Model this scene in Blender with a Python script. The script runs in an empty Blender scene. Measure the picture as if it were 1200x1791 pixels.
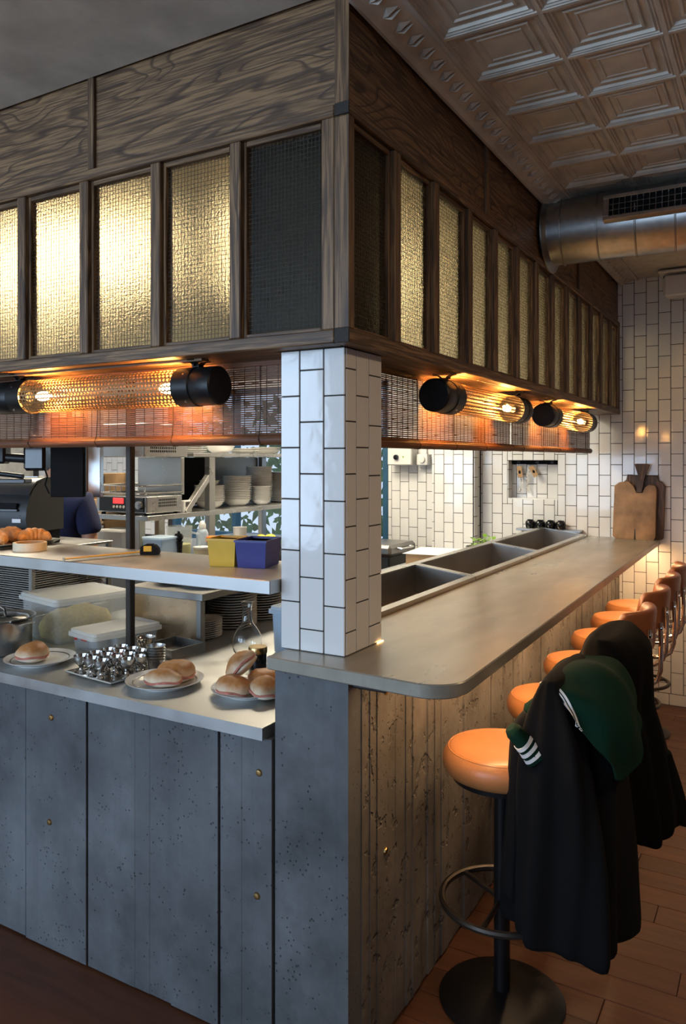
import bpy, bmesh, math, random
from mathutils import Vector, Matrix
random.seed(7)
PI = math.pi
scene = bpy.context.scene
COL = scene.collection
# ------------------------------------------------------------------ camera
cam_d = bpy.data.cameras.new('camera'); cam = bpy.data.objects.new('camera', cam_d); COL.objects.link(cam)
cam.location = (1.0434, -1.8228, 1.65); cam.rotation_euler = (PI/2, 0, math.radians(29.92))
cam_d.sensor_fit = 'HORIZONTAL'; cam_d.sensor_width = 36; cam_d.lens = 36*1347/1200
cam_d.shift_y = -0.0771; cam_d.clip_start = .05
scene.camera = cam
# ------------------------------------------------------------------ world, daylight, exposure
w = bpy.data.worlds.new('overcast_sky'); scene.world = w; w.use_nodes = True
bg = w.node_tree.nodes['Background']; bg.inputs[0].default_value = (.62, .78, 1, 1); bg.inputs[1].default_value = 1.1
vs = scene.view_settings
scene.cycles.max_bounces = 7; scene.cycles.diffuse_bounces = 4; scene.cycles.glossy_bounces = 4; scene.cycles.transmission_bounces = 7
vs.view_transform = 'Standard'; vs.look = 'None'; vs.exposure = 0.0; vs.gamma = 1; vs.use_curve_mapping = False

def area(name, loc, rot, sx, sy, power, col, spread=PI):
    l = bpy.data.lights.new(name, 'AREA'); l.shape = 'RECTANGLE'; l.size = sx; l.size_y = sy; l.energy = power; l.color = col; l.spread = spread
    o = bpy.data.objects.new(name, l); COL.objects.link(o); o.location = loc; o.rotation_euler = rot
    return o
# daylight entering the three street windows behind the camera (the openings are built in wall_front)
for cx in (-4.0, -1.6, .8):
    area('street_window_daylight', (cx, -4.92, 1.75), (PI/2, 0, 0), 1.8, 2.0, (100, 92, 26)[(-4.0, -1.6, .8).index(cx)], (.55, .745, 1))
# fluorescent panels in the kitchen ceiling (fixtures are built below at the same places)
KL = [(-1.55, 1.30), (-1.75, 2.45), (-2.4, 1.25), (-3.25, 1.3)]
for i, (x, y) in enumerate(KL):
    area('kitchen_panel_light', (x, y, 2.845), (0, 0, 0), .5, .5, (16, 44, 24, 28)[i], (1, .89, .70))

# uplight of two added hanging luminaires, put in to brighten the kitchen ceiling
UL = [(-2.3, 2.75), (-3.9, 2.0)]
for x, y in UL: area('kitchen_fill_uplight', (x, y, 2.545), (PI, 0, 0), .9, .14, 22, (1, .89, .70))

# ------------------------------------------------------------------ node material helpers
class NT:
    def __init__(s, name):
        s.m = bpy.data.materials.new(name); s.m.use_nodes = True; s.t = s.m.node_tree; s.t.nodes.clear()
        s.out = s.n('ShaderNodeOutputMaterial'); s.p = s.n('ShaderNodeBsdfPrincipled'); s.l(s.p.outputs[0], s.out.inputs[0])
    def n(s, t, **k):
        n = s.t.nodes.new(t)
        for a, b in k.items(): setattr(n, a, b)
        return n
    def l(s, a, b): s.t.links.new(a, b)
    def put(s, i, v):
        if hasattr(v, 'is_output') or hasattr(v, 'links'): s.l(v, i)
        else: i.default_value = v
    def co(s, scale=(1, 1, 1), rot=(0, 0, 0), loc=(0, 0, 0), src='Object'):
        c = s.n('ShaderNodeTexCoord'); m = s.n('ShaderNodeMapping'); s.l(c.outputs[src], m.inputs[0])
        m.inputs['Scale'].default_value = scale; m.inputs['Rotation'].default_value = rot; m.inputs['Location'].default_value = loc
        return m.outputs[0]
    def noise(s, v, scale=5, detail=4, rough=.55, dist=0):
        n = s.n('ShaderNodeTexNoise'); s.l(v, n.inputs['Vector']); n.inputs['Scale'].default_value = scale; n.inputs['Detail'].default_value = detail
        n.inputs['Roughness'].default_value = rough; n.inputs['Distortion'].default_value = dist; return n.outputs[0]
    def vor(s, v, scale=20, feature='F1', rnd=1):
        n = s.n('ShaderNodeTexVoronoi', feature=feature); s.l(v, n.inputs['Vector']); n.inputs['Scale'].default_value = scale; n.inputs['Randomness'].default_value = rnd; return n.outputs['Distance']
    def ramp(s, f, stops, interp='LINEAR'):
        r = s.n('ShaderNodeValToRGB'); s.l(f, r.inputs[0]); r.color_ramp.interpolation = interp
        e = r.color_ramp.elements
        while len(e) < len(stops): e.new(.5)
        for k, (p, c) in enumerate(stops):
            e[k].position = p; e[k].color = (c, c, c, 1) if isinstance(c, (int, float)) else (*c, 1)
        return r.outputs[0]
    def mix(s, f, a, b, mode='MIX'):
        n = s.n('ShaderNodeMix', data_type='RGBA', blend_type=mode)
        s.put(n.inputs[0], f)
        for i, v in ((6, a), (7, b)): s.put(n.inputs[i], (*v, 1) if isinstance(v, tuple) and len(v) == 3 else v)
        return n.outputs[2]
    def math(s, op, a, b=0.):
        n = s.n('ShaderNodeMath', operation=op); s.put(n.inputs[0], a); s.put(n.inputs[1], b); return n.outputs[0]
    def bump(s, h, strength=.3, dist=.01, normal=None):
        b = s.n('ShaderNodeBump'); s.l(h, b.inputs['Height']); b.inputs['Strength'].default_value = strength; b.inputs['Distance'].default_value = dist
        if normal is not None: s.l(normal, b.inputs['Normal'])
        s.l(b.outputs[0], s.p.inputs['Normal']); return b.outputs[0]
    def rnd(s): return s.n('ShaderNodeObjectInfo').outputs['Random']
    def set(s, **k):
        names = dict(col='Base Color', rough='Roughness', metal='Metallic', trans='Transmission Weight', ior='IOR', coat='Coat Weight', emit='Emission Color', es='Emission Strength', alpha='Alpha', spec='Specular IOR Level', sheen='Sheen Weight', sss='Subsurface Weight', aniso='Anisotropic')
        for a, v in k.items(): s.put(s.p.inputs[names[a]], (*v, 1) if isinstance(v, tuple) and len(v) == 3 else v)
        return s

def plain(name, col, rough=.5, metal=0, var=.12, vs=14, bump=0, bs=60, **k):
    t = NT(name); v = t.co()
    c = t.mix(t.ramp(t.noise(v, vs, 5), [(.3, 0.), (.7, 1.)]), tuple(x*(1-var) for x in col), tuple(min(1, x*(1+var)) for x in col))
    t.set(col=c, rough=rough, metal=metal, **k)
    if bump: t.bump(t.noise(v, bs, 4), bump, .004)
    return t.m

def wood(name, light, mid, dark, axis, ring=False, rough=.5, gloss=0):
    t = NT(name); st = [9, 9, 9]; st[axis] = .9
    rnd = t.rnd()
    off = t.n('ShaderNodeCombineXYZ'); t.l(t.math('MULTIPLY', rnd, 13.), off.inputs[0]); t.l(t.math('MULTIPLY', rnd, 7.), off.inputs[1]); t.l(t.math('MULTIPLY', rnd, 5.), off.inputs[2])
    tc = t.n('ShaderNodeTexCoord'); add = t.n('ShaderNodeVectorMath', operation='ADD'); t.l(tc.outputs['Object'], add.inputs[0]); t.l(off.outputs[0], add.inputs[1])
    def mp(sc):
        m = t.n('ShaderNodeMapping'); t.l(add.outputs[0], m.inputs[0]); m.inputs['Scale'].default_value = sc; return m.outputs[0]
    if ring: st = [4.2, 4.2, 4.2]; st[axis] = .85
    a = t.noise(mp(st), 1.3, 2, .45, .5) if ring else t.noise(mp(st), 1.3, 3, .5, .6)
    bands = t.math('FRACT', t.math('MULTIPLY', a, 20. if ring else 6.))
    grain = t.ramp(bands, [(0., .1), (.10, .95), (.78, .8), (.93, .12), (1., .1)] if ring else [(0., .15), (.18, 1.), (.55, .75), (.92, .1), (1., .15)])
    fs = [150, 150, 150]; fs[axis] = 5
    fib = t.noise(mp(fs), 1., 3, .6)
    big = t.noise(mp([v*.5 for v in st]), 1.4, 3)
    c = t.mix(grain, dark, light)
    c = t.mix(t.ramp(big, [(.35, 0.), (.7, .3 if ring else .7)]), c, mid)
    c = t.mix(t.ramp(fib, [(.42, .75), (.6, 0.)]), c, dark)
    t.set(col=c, rough=rough)
    if gloss: t.set(coat=gloss)
    h = t.math('ADD', t.math('MULTIPLY', grain, .5), fib)
    t.bump(h, .35, .0025)
    return t.m

OL, OM, OD = (.31, .18, .083), (.205, .115, .053), (.04, .018, .0085)
M = {}
for i, a in enumerate('XYZ'): M['oak'+a] = wood('dark_oak_'+a, OL, OM, OD, i)
M['oak_panelX'] = wood('oak_panel_front', OL, OM, OD, 0, ring=True)
M['oak_panelY'] = wood('oak_panel_side', OL, OM, OD, 1, ring=True)
M['endgrain'] = plain('oak_end_grain', (.022, .016, .012), .7, vs=200, var=.5)
def floor_mat():
    t = NT('floor_wood'); rnd = t.rnd(); v = t.co((1.2, 14, 14))
    a = t.noise(v, 2.2, 5, .6, .8)
    c = t.mix(t.ramp(a, [(.3, 0.), (.7, 1.)]), (.075, .026, .012), (.15, .055, .026))
    c = t.mix(t.math('MULTIPLY', rnd, .55), c, (.055, .02, .010))
    t.set(col=c, rough=.42); t.bump(a, .2, .002); return t.m
M['floor'] = floor_mat()
def tile_mat(name='white_tile', base=(.80, .79, .765)):
    t = NT(name); rnd = t.rnd()
    c = t.mix(rnd, tuple(x*.95 for x in base), base)
    t.set(col=c, rough=.09, spec=.5)
    t.bump(t.noise(t.co(), 16, 2), .10, .006); return t.m
M['tile'] = tile_mat()
M['grout'] = plain('dark_grout', (.03, .028, .026), .9)
def concrete(name, base, hole=.5, big=False):
    t = NT(name); v = t.co(); vz = t.co((10, 10, .55))
    n1 = t.noise(v, 2.2, 8, .62); n2 = t.noise(vz, 1., 4, .6); n3 = t.noise(v, 48, 3)
    c = t.mix(t.ramp(n1, [(.36, 0.), (.66, 1.)]), tuple(x*.42 for x in base), tuple(x*1.4 for x in base))
    c = t.mix(t.ramp(n2, [(.35, 0.), (.7, .55)]), c, tuple(x*.7 for x in base))
    vo = t.vor(v, 62); holes = t.ramp(vo, [(.12, 1.), (.2, 0.)])
    gate = t.ramp(t.noise(v, 11, 3), [(.50, 0.), (.58, 1.)])
    holes = t.math('MULTIPLY', holes, gate)
    ht = t.math('SUBTRACT', t.math('MULTIPLY', n3, .12), holes)
    diag = t.n('ShaderNodeTexWave', wave_type='BANDS', bands_direction='DIAGONAL'); t.l(t.co((1, 1, 1.1)), diag.inputs['Vector']); diag.inputs['Scale'].default_value = 13; diag.inputs['Distortion'].default_value = 7; diag.inputs['Detail'].default_value = 2; diag.inputs['Detail Scale'].default_value = 1.2
    ht = t.math('ADD', ht, t.math('MULTIPLY', diag.outputs[1], .05))
    if big:
        pit = t.ramp(t.noise(t.co((1, 1, .9)), 17, 3, .6), [(.585, 0.), (.64, 1.)]); ht = t.math('SUBTRACT', ht, t.math('MULTIPLY', pit, 1.1))
        c = t.mix(t.math('MULTIPLY', pit, .55), c, tuple(x*.45 for x in base))
    c = t.mix(t.math('MULTIPLY', holes, hole), c, tuple(x*.25 for x in base))
    t.set(col=c, rough=.75, spec=.3); t.bump(ht, .9, .006); return t.m
M['conc'] = concrete('board_marked_concrete', (.134, .139, .147))
M['conc_r'] = concrete('rough_board_marked_concrete', (.17, .155, .14), big=True)
def zinc():
    t = NT('zinc_bar_top'); v = t.co((1, .35, 1))
    n = t.noise(v, 5, 4, .55, 0); s = t.noise(t.co((9, 2.2, 9)), 1, 3)
    c = t.mix(t.ramp(n, [(.15, 0.), (.88, 1.)]), (.26, .245, .20), (.47, .44, .36))
    c = t.mix(t.ramp(s, [(.42, 0.), (.72, .45)]), c, (.18, .17, .14))
    t.set(col=c, metal=.45, rough=t.ramp(n, [(.1, .38), (.9, .22)])); return t.m
M['zinc'] = zinc()
def steel(name, col=(.55, .55, .54), rough=.28, st=(4, 160, 160)):
    t = NT(name); n = t.noise(t.co(st), 1, 3); m = t.noise(t.co(), 5, 5)
    c = t.mix(m, tuple(x*.78 for x in col), col)
    t.set(col=c, metal=1., rough=t.ramp(m, [(.3, rough*.8), (.7, rough*1.3)])); t.bump(n, .06, .001); return t.m
M['steel'] = steel('brushed_steel'); M['steel_d'] = steel('worn_steel', (.36, .35, .33), .38)
M['steel_w'] = steel('steel_countertop', (.56, .56, .545), .42)
M['steel_y'] = steel('brushed_steel_upright', (.5, .5, .48), .3, (160, 160, 4))
M['tray'] = steel('dull_steel_tray', (.40, .38, .35), .35)
M['chrome'] = plain('chrome', (.75, .74, .72), .1, 1, .03)
M['mirror'] = plain('polished_steel', (.62, .60, .57), .12, 1, .05)
def galv():
    t = NT('galvanised_duct'); v = t.co(); a = t.vor(v, 30); n = t.noise(v, 6, 5)
    c = t.mix(a, (.40, .41, .42), (.55, .55, .54)); c = t.mix(t.ramp(n, [(.45, 0.), (.7, .5)]), c, (.3, .28, .25))
    t.set(col=c, metal=1., rough=.32); return t.m
M['galv'] = galv()
M['black'] = plain('black_metal', (.012, .012, .013), .38, .4, bump=.1)
M['blackgloss'] = plain('glossy_black', (.008, .008, .009), .12)
M['blackmat'] = plain('matt_black', (.006, .006, .007), .7, spec=.15)
M['pole'] = plain('dark_bronze_pole', (.05, .042, .035), .4, .6)
def leather(name, a, b):
    t = NT(name); v = t.co(); n = t.noise(v, 3.5, 4)
    c = t.mix(t.ramp(n, [(.3, 0.), (.7, 1.)]), a, b); t.set(col=c, rough=.36, spec=.45, coat=.06)
    f = t.vor(v, 260); h = t.math('ADD', t.math('MULTIPLY', f, .4), t.math('MULTIPLY', t.noise(v, 9, 3), 1.2)); t.bump(h, .10, .004); return t.m
M['leather'] = leather('tan_leather', (.40, .155, .05), (.52, .215, .075))
M['leather_d'] = leather('brown_leather', (.19, .062, .024), (.25, .088, .034))
def glass_wired():
    t = NT('wired_obscure_glass'); v = t.co()
    n = t.noise(v, 150, 3, .6); n2 = t.noise(v, 30, 2)
    t.set(col=(1, .85, .53), trans=1., rough=.26, ior=1.22, spec=.2)
    t.bump(t.math('ADD', n, n2), .55, .004); return t.m
M['wglass'] = glass_wired()
M['wire'] = plain('glass_wire', (.06, .05, .04), .5, .5)
def bamboo(name, a, b, tr=.35):
    t = NT(name); n = t.noise(t.co((6, 6, 190)), 1, 3); n2 = t.noise(t.co(), 4, 3)
    c = t.mix(t.ramp(n, [(.3, 0.), (.7, 1.)]), a, b); c = t.mix(t.ramp(n2, [(.4, 0.), (.7, .4)]), c, tuple(x*.5 for x in a))
    t.set(col=c, rough=.55)
    tl = t.n('ShaderNodeBsdfTranslucent'); t.l(c, tl.inputs[0]); mx = t.n('ShaderNodeMixShader'); mx.inputs[0].default_value = tr
    t.l(t.p.outputs[0], mx.inputs[1]); t.l(tl.outputs[0], mx.inputs[2]); t.l(mx.outputs[0], t.out.inputs[0]); return t.m
M['bamboo'] = bamboo('brown_bamboo', (.13, .045, .017), (.24, .095, .038), .14)
M['string'] = plain('dark_cord', (.05, .022, .012), .8)
def emit(name, col, s):
    t = NT(name); t.set(col=col, emit=col, es=s, rough=.4); return t.m
M['bulb'] = emit('amber_filament_bulb', (1, .46, .11), 850)
M['led'] = emit('warm_led_strip', (1, .62, .31), 85)
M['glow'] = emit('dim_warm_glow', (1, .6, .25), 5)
M['panel_em'] = emit('kitchen_light_diffuser', (1, .90, .70), 4)
M['display'] = emit('red_led_display', (1, .03, .03), 2.2)
M['tin'] = plain('pressed_tin', (.58, .53, .45), .5, .15, .2, 6, bump=.15, bs=30)
M['plaster'] = plain('cream_plaster', (.60, .57, .50), .8)
M['kwall'] = plain('kitchen_ceiling_paint', (.75, .72, .64), .8)
M['rwall'] = plain('dark_dining_wall', (.20, .13, .09), .8)
M['bronze'] = plain('bronze_mesh', (.34, .19, .08), .5, .5)
M['steel_tint'] = steel('steel_reflection_tint', (.74, .55, .36), .26)  # plain steel tinted warm, standing in for the warm light it reflects
M['rimsteel'] = steel('bright_rim_steel', (.66, .65, .62), .3)
M['china'] = plain('white_china', (.78, .77, .74), .14, var=.02)
M['band'] = plain('grey_band', (.13, .11, .10), .3)
def bread(name, top, side, zlo, zhi):
    t = NT(name); tc = t.n('ShaderNodeTexCoord'); sx = t.n('ShaderNodeSeparateXYZ'); t.l(tc.outputs['Object'], sx.inputs[0])
    n = t.noise(tc.outputs['Object'], 26, 4); z = t.math('ADD', sx.outputs[2], t.math('MULTIPLY', t.math('SUBTRACT', n, .5), .03))
    mr = t.n('ShaderNodeMapRange'); t.l(z, mr.inputs[0]); mr.inputs[1].default_value = zlo; mr.inputs[2].default_value = zhi
    c = t.mix(mr.outputs[0], side, top); c = t.mix(t.ramp(t.noise(tc.outputs['Object'], 60, 4), [(.4, .0), (.75, .25)]), c, (.7, .55, .36))
    t.set(col=c, rough=.5, spec=.3); t.bump(t.noise(tc.outputs['Object'], 40, 4), .25, .006); return t.m
M['bun'] = bread('bread_roll_crust', (.50, .20, .055), (.80, .68, .48), .020, .046)
M['bunb'] = plain('bread_roll_base', (.80, .70, .54), .6, bump=.2)
M['ham'] = plain('ham', (.58, .20, .15), .38, var=.3, vs=60)
M['croissant'] = plain('baked_pastry', (.62, .30, .10), .42, var=.35, vs=35, bump=.4, bs=45)
def plastic(name, col, tr=.5, mixf=.55):
    t = NT(name); t.set(col=col, rough=.35)
    a = t.n('ShaderNodeBsdfTransparent'); a.inputs[0].default_value = (.93, .95, .96, 1)
    b = t.n('ShaderNodeBsdfTranslucent'); b.inputs[0].default_value = (*col, 1)
    m1 = t.n('ShaderNodeMixShader'); m1.inputs[0].default_value = .4; t.l(t.p.outputs[0], m1.inputs[1]); t.l(b.outputs[0], m1.inputs[2])
    m2 = t.n('ShaderNodeMixShader'); m2.inputs[0].default_value = mixf; t.l(m1.outputs[0], m2.inputs[1]); t.l(a.outputs[0], m2.inputs[2]); t.l(m2.outputs[0], t.out.inputs[0]); return t.m
M['pp'] = plastic('frosted_plastic', (.86, .88, .90), mixf=.77); M['pplid'] = plastic('milky_plastic_lid', (.88, .88, .85), mixf=.35)
M['ppblue'] = plastic('bluish_plastic', (.62, .74, .86), mixf=.3)
M['noodle'] = plain('grated_cheese', (.74, .56, .20), .6, var=.25, vs=80, bump=.6, bs=90)
def clear_glass():
    t = NT('clear_glass'); t.set(col=(.97, .98, .97), trans=1., rough=.01, ior=1.45); return t.m
M['glass'] = clear_glass()
def pane_mat():
    t = NT('window_pane'); a = t.n('ShaderNodeBsdfTransparent'); g = t.n('ShaderNodeBsdfGlossy'); g.inputs['Roughness'].default_value = .03
    m = t.n('ShaderNodeMixShader'); m.inputs[0].default_value = .08; t.l(a.outputs[0], m.inputs[1]); t.l(g.outputs[0], m.inputs[2]); t.l(m.outputs[0], t.out.inputs[0]); return t.m
M['pane'] = pane_mat()
M['gold'] = plain('gold_lid', (.55, .38, .16), .25, 1)
M['yellow'] = plain('yellow_plastic', (.66, .40, .015), .4, var=.06); M['blue'] = plain('blue_plastic', (.018, .022, .19), .38, var=.06)
M['cream'] = plain('masking_tape', (.76, .66, .46), .6); M['card'] = plain('cardboard', (.45, .28, .14), .75)
M['paper'] = plain('white_paper', (.8, .8, .8), .6, var=.02); M['white'] = plain('white_plastic', (.72, .71, .68), .4, var=.04)
M['grey'] = plain('charcoal_plastic', (.016, .0165, .0175), .42, bump=.08, bs=200); M['grey2'] = plain('grey_plastic', (.045, .045, .045), .3)
M['navy'] = plain('navy_cotton', (.010, .014, .052), .9, bump=.3, bs=120); M['skin'] = plain('skin', (.50, .25, .15), .5, var=.06); M['hair'] = plain('dark_hair', (.02, .014, .01), .6)
M['board'] = plain('worn_board', (.30, .17, .08), .6, var=.38, vs=9, bump=.3, bs=70); M['board_d'] = wood('dark_board', (.20, .105, .045), (.13, .066, .03), (.035, .018, .01), 2)
def cloth(name, a, b, sh=.2):
    t = NT(name); v = t.co(); c = t.mix(t.noise(v, 7, 4), a, b); t.set(col=c, rough=.92, sheen=sh, spec=.15); t.bump(t.noise(v, 260, 3), .4, .002); return t.m
M['charcoal'] = cloth('charcoal_wool', (.003, .003, .0034), (.0056, .0056, .006), .0); M['blackcloth'] = cloth('black_cloth', (.0008, .0009, .0009), (.0014, .0016, .0016), .0)
M['green'] = cloth('dark_green_velour', (.0012, .013, .0075), (.002, .026, .014), .0); M['stripe'] = cloth('white_rib', (.62, .62, .62), (.72, .72, .72), 0)
M['bluefr'] = plain('blue_window_frame', (.022, .085, .16), .4); M['brass'] = plain('brass_bolt', (.42, .27, .11), .35, 1)
M['leaf'] = plain('foliage', (.05, .16, .06), .6, var=.5); M['lemon'] = plain('lemon_peel', (.78, .60, .05), .45); M['lime'] = plain('lime_peel', (.20, .38, .04), .45)
M['orange'] = plain('orange_lid', (.85, .22, .03), .4); M['lemonade'] = plain('yellow_juice', (.80, .72, .22), .3); M['red'] = plain('red_print', (.5, .02, .02), .5)
M['trash'] = plain('white_fringe', (.72, .70, .66), .8); M['brownpad'] = plain('brown_laminate', (.16, .075, .035), .4)
M['stone'] = plain('street_stone', (.35, .34, .33), .8)

# ------------------------------------------------------------------ mesh builder
class MB:
    def __init__(s): s.v = []; s.f = []
    def add(s, vs, fs):
        o = len(s.v); s.v += [tuple(v) for v in vs]; s.f += [tuple(i+o for i in f) for f in fs]; return s
    def box(s, a, b, c=0.):
        lo = [min(a[i], b[i]) for i in range(3)]; hi = [max(a[i], b[i]) for i in range(3)]
        if c <= 0:
            vs = [(x, y, z) for x in (lo[0], hi[0]) for y in (lo[1], hi[1]) for z in (lo[2], hi[2])]
            return s.add(vs, [(0, 1, 3, 2), (4, 6, 7, 5), (0, 4, 5, 1), (2, 3, 7, 6), (0, 2, 6, 4), (1, 5, 7, 3)])
        c = min(c, *[(hi[i]-lo[i])*.45 for i in range(3)])
        vs = []; ix = {}
        for q in range(8):
            sg = [(q >> i) & 1 for i in range(3)]
            for ax in range(3):
                p = []
                for i in range(3):
                    e = hi[i] if sg[i] else lo[i]; ins = -c if sg[i] else c
                    p.append(e if i == ax else e+ins)
                ix[q, ax] = len(vs); vs.append(p)
        fs = []
        for ax in range(3):
            o1, o2 = [i for i in range(3) if i != ax]
            for sd in (0, 1):
                k = [(sd << ax) | (a_ << o1) | (b_ << o2) for a_, b_ in ((0, 0), (1, 0), (1, 1), (0, 1))]
                f = [ix[q, ax] for q in k]; fs.append(f if (sd == 1) == (ax != 1) else f[::-1])
            for a_ in (0, 1):
                for b_ in (0, 1):
                    q0 = (a_ << o1) | (b_ << o2); q1 = q0 | (1 << ax)
                    fs.append([ix[q0, o1], ix[q1, o1], ix[q1, o2], ix[q0, o2]])
        for q in range(8): fs.append([ix[q, 0], ix[q, 1], ix[q, 2]])
        return s.add(vs, fs)
    def loft(s, rings, closed=True, cap=True):
        n = len(rings[0]); vs = [p for r in rings for p in r]; fs = []
        for i in range(len(rings)-1):
            for j in range(n if closed else n-1):
                k = (j+1) % n; fs.append((i*n+j, i*n+k, (i+1)*n+k, (i+1)*n+j))
        if cap and closed: fs.append(tuple(range(n))[::-1]); fs.append(tuple((len(rings)-1)*n+j for j in range(n)))
        return s.add(vs, fs)
    def lathe(s, prof, n=24, c=(0, 0, 0), axis=2, cap=True):
        rings = []
        for r, z in prof:
            ring = []
            for k in range(n):
                a = 2*PI*k/n; p = [r*math.cos(a), r*math.sin(a), z]
                if axis == 0: p = [p[2], p[0], p[1]]
                if axis == 1: p = [p[1], p[2], p[0]]
                ring.append((p[0]+c[0], p[1]+c[1], p[2]+c[2]))
            rings.append(ring)
        return s.loft(rings, True, cap)
    def tube(s, path, r, n=8, closed=False):
        P = [Vector(p) for p in path]; m = len(P); rings = []; up = None
        for i in range(m):
            if closed: t = P[(i+1) % m]-P[i-1]
            else: t = P[min(i+1, m-1)]-P[max(i-1, 0)]
            t.normalize()
            if up is None: up = t.orthogonal().normalized()
            up = (up-t*up.dot(t)).normalized(); b = t.cross(up); rr = r[i] if isinstance(r, (list, tuple)) else r
            rings.append([P[i]+(up*math.cos(2*PI*k/n)+b*math.sin(2*PI*k/n))*rr for k in range(n)])
        if closed:
            # seam: reuse first ring
            nn = len(rings); o = len(s.v); s.v += [tuple(p) for r_ in rings for p in r_]
            for i in range(nn):
                best = 0
                if i == nn-1:
                    best = min(range(n), key=lambda q: sum((rings[0][(q+j) % n]-rings[i][j]).length for j in range(n)))
                for j in range(n):
                    k = (j+1) % n; i2 = (i+1) % nn
                    s.f.append((o+i*n+j, o+i*n+k, o+i2*n+(k+best) % n, o+i2*n+(j+best) % n))
            return s
        return s.loft(rings)
    def prism(s, poly, a, b, axis=2):
        def P(p, h):
            return {2: (p[0], p[1], h), 1: (p[0], h, p[1]), 0: (h, p[0], p[1])}[axis]
        return s.loft([[P(p, a) for p in poly], [P(p, b) for p in poly]])
    def blob(s, c, r, nu=16, nv=10, fn=None):
        rings = []
        for i in range(nv+1):
            ph = -PI/2+PI*i/nv
            ring = []
            for k in range(nu):
                a = 2*PI*k/nu; d = (math.cos(ph)*math.cos(a), math.cos(ph)*math.sin(a), math.sin(ph)); m = fn(d) if fn else 1
                ring.append((c[0]+r[0]*d[0]*m, c[1]+r[1]*d[1]*m, c[2]+r[2]*d[2]*m))
            rings.append(ring)
        return s.loft(rings, True, False)
    def xf(s, mt): s.v = [tuple(mt @ Vector(v)) for v in s.v]; return s
    def mesh(s, name, mat, angle=35):
        me = bpy.data.meshes.new(name); me.from_pydata(s.v, [], s.f)
        bm = bmesh.new(); bm.from_mesh(me); bmesh.ops.remove_doubles(bm, verts=bm.verts, dist=1e-5) if len(s.v) < 30000 else None
        bmesh.ops.recalc_face_normals(bm, faces=bm.faces); bm.to_mesh(me); bm.free()
        me.polygons.foreach_set('use_smooth', [True]*len(me.polygons)); me.set_sharp_from_angle(angle=math.radians(angle))
        me.materials.append(M[mat] if isinstance(mat, str) else mat); return me
    def build(s, name, mat, parent=None, angle=35): return link(name, s.mesh(name, mat, angle), parent)

def link(name, me, parent=None, loc=None):
    o = bpy.data.objects.new(name, me); COL.objects.link(o); o.parent = parent
    if loc is not None: o.location = loc
    return o
def tag(o, label=None, cat=None, group=None, kind=None):
    for k, v in (('label', label), ('category', cat), ('group', group), ('kind', kind)):
        if v: o[k] = v
    return o
def thing(name, label, cat, loc=(0, 0, 0), rz=0, group=None):
    o = bpy.data.objects.new(name, None); COL.objects.link(o); o.location = loc; o.rotation_euler = (0, 0, rz); o.empty_display_size = .05
    return tag(o, label, cat, group)
def struct(name, mb, mat): return tag(mb.build(name, mat), kind='structure')
def dup(o, loc=None, rz=None, label=None, parent=None):
    c = o.copy(); COL.objects.link(c); c.parent = parent
    if loc is not None: c.location = loc
    if rz is not None: c.rotation_euler = (o.rotation_euler[0], o.rotation_euler[1], rz)
    if label: c['label'] = label
    for ch in list(o.children): dup(ch, parent=c)
    return c
def T(x, y, z): return Matrix.Translation((x, y, z))
def Rz(a): return Matrix.Rotation(a, 4, 'Z')
def Rx(a): return Matrix.Rotation(a, 4, 'X')
def Ry(a): return Matrix.Rotation(a, 4, 'Y')
# ================================================================== STRUCTURE
CEIL = 2.9
# ---- floor with planks running across the aisle
fl = struct('floor', MB().box((-6.2, -5.0, -.1), (3.6, 4.2, -.008)), 'floor')
pm = {}
for r in range(34):
    y0 = -.36+r*.122; x = .052 if y0 > -.07 else -.3
    x -= (r*.37) % .9 if False else 0
    cuts = [x]; q = x+.25+((r*.618) % 1)*.8
    while q < 2.3: cuts.append(q); q += 1.05
    cuts.append(2.3)
    for a, b in zip(cuts, cuts[1:]):
        if b-a < .05: continue
        if y0 > 3.7: continue
        y1 = min(y0+.122, 3.742)
        MB().box((a+.001, y0+.001, -.012), (b-.001, y1-.001, 0), .0015).build('plank', 'floor', fl)
# ---- ceiling, cornice strip and pressed tin panels
ce = struct('ceiling', MB().box((-6.2, -5.0, CEIL), (3.6, 4.2, CEIL+.1)), 'kwall')
pitch = .287
cof = MB()
prof = [(0, -.020), (.006, -.020), (.009, -.015), (.014, -.018), (.018, -.012), (.024, -.015), (.028, -.006), (.046, -.003), (.050, -.010), (.056, -.010), (.060, -.004), (.074, -.003), (.077, -.007), (.081, -.007), (.084, -.004)]
rings = []
for ins, z in prof:
    h = pitch/2-ins; rings.append([(-h, -h, z), (h, -h, z), (h, h, z), (-h, h, z)])
cof.loft(rings, True, False); cof.f.append(tuple(len(cof.v)-4+j for j in range(4)))
cofm = cof.mesh('tin_panel', 'tin', 20)
for i in range(9):
    for j in range(10):
        link('tin_panel', cofm, ce, (.168+pitch*(i+.5), -.86+pitch*(j+.5), CEIL))
MB().box((.168+pitch*9, -2, CEIL-.012), (3.6, 2.01, CEIL+.01)).build('tin_field', 'tin', ce)
MB().box((.05, 2.01, CEIL-.02), (3.6, 3.75, CEIL+.01)).build('plaster_field', 'plaster', ce)
cor = MB().prism([(.052, CEIL-.055), (.062, CEIL-.055), (.075, CEIL-.045), (.15, CEIL-.022), (.158, CEIL-.03), (.17, CEIL-.03), (.17, CEIL), (.052, CEIL)], -2.0, 3.74, 1)
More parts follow.
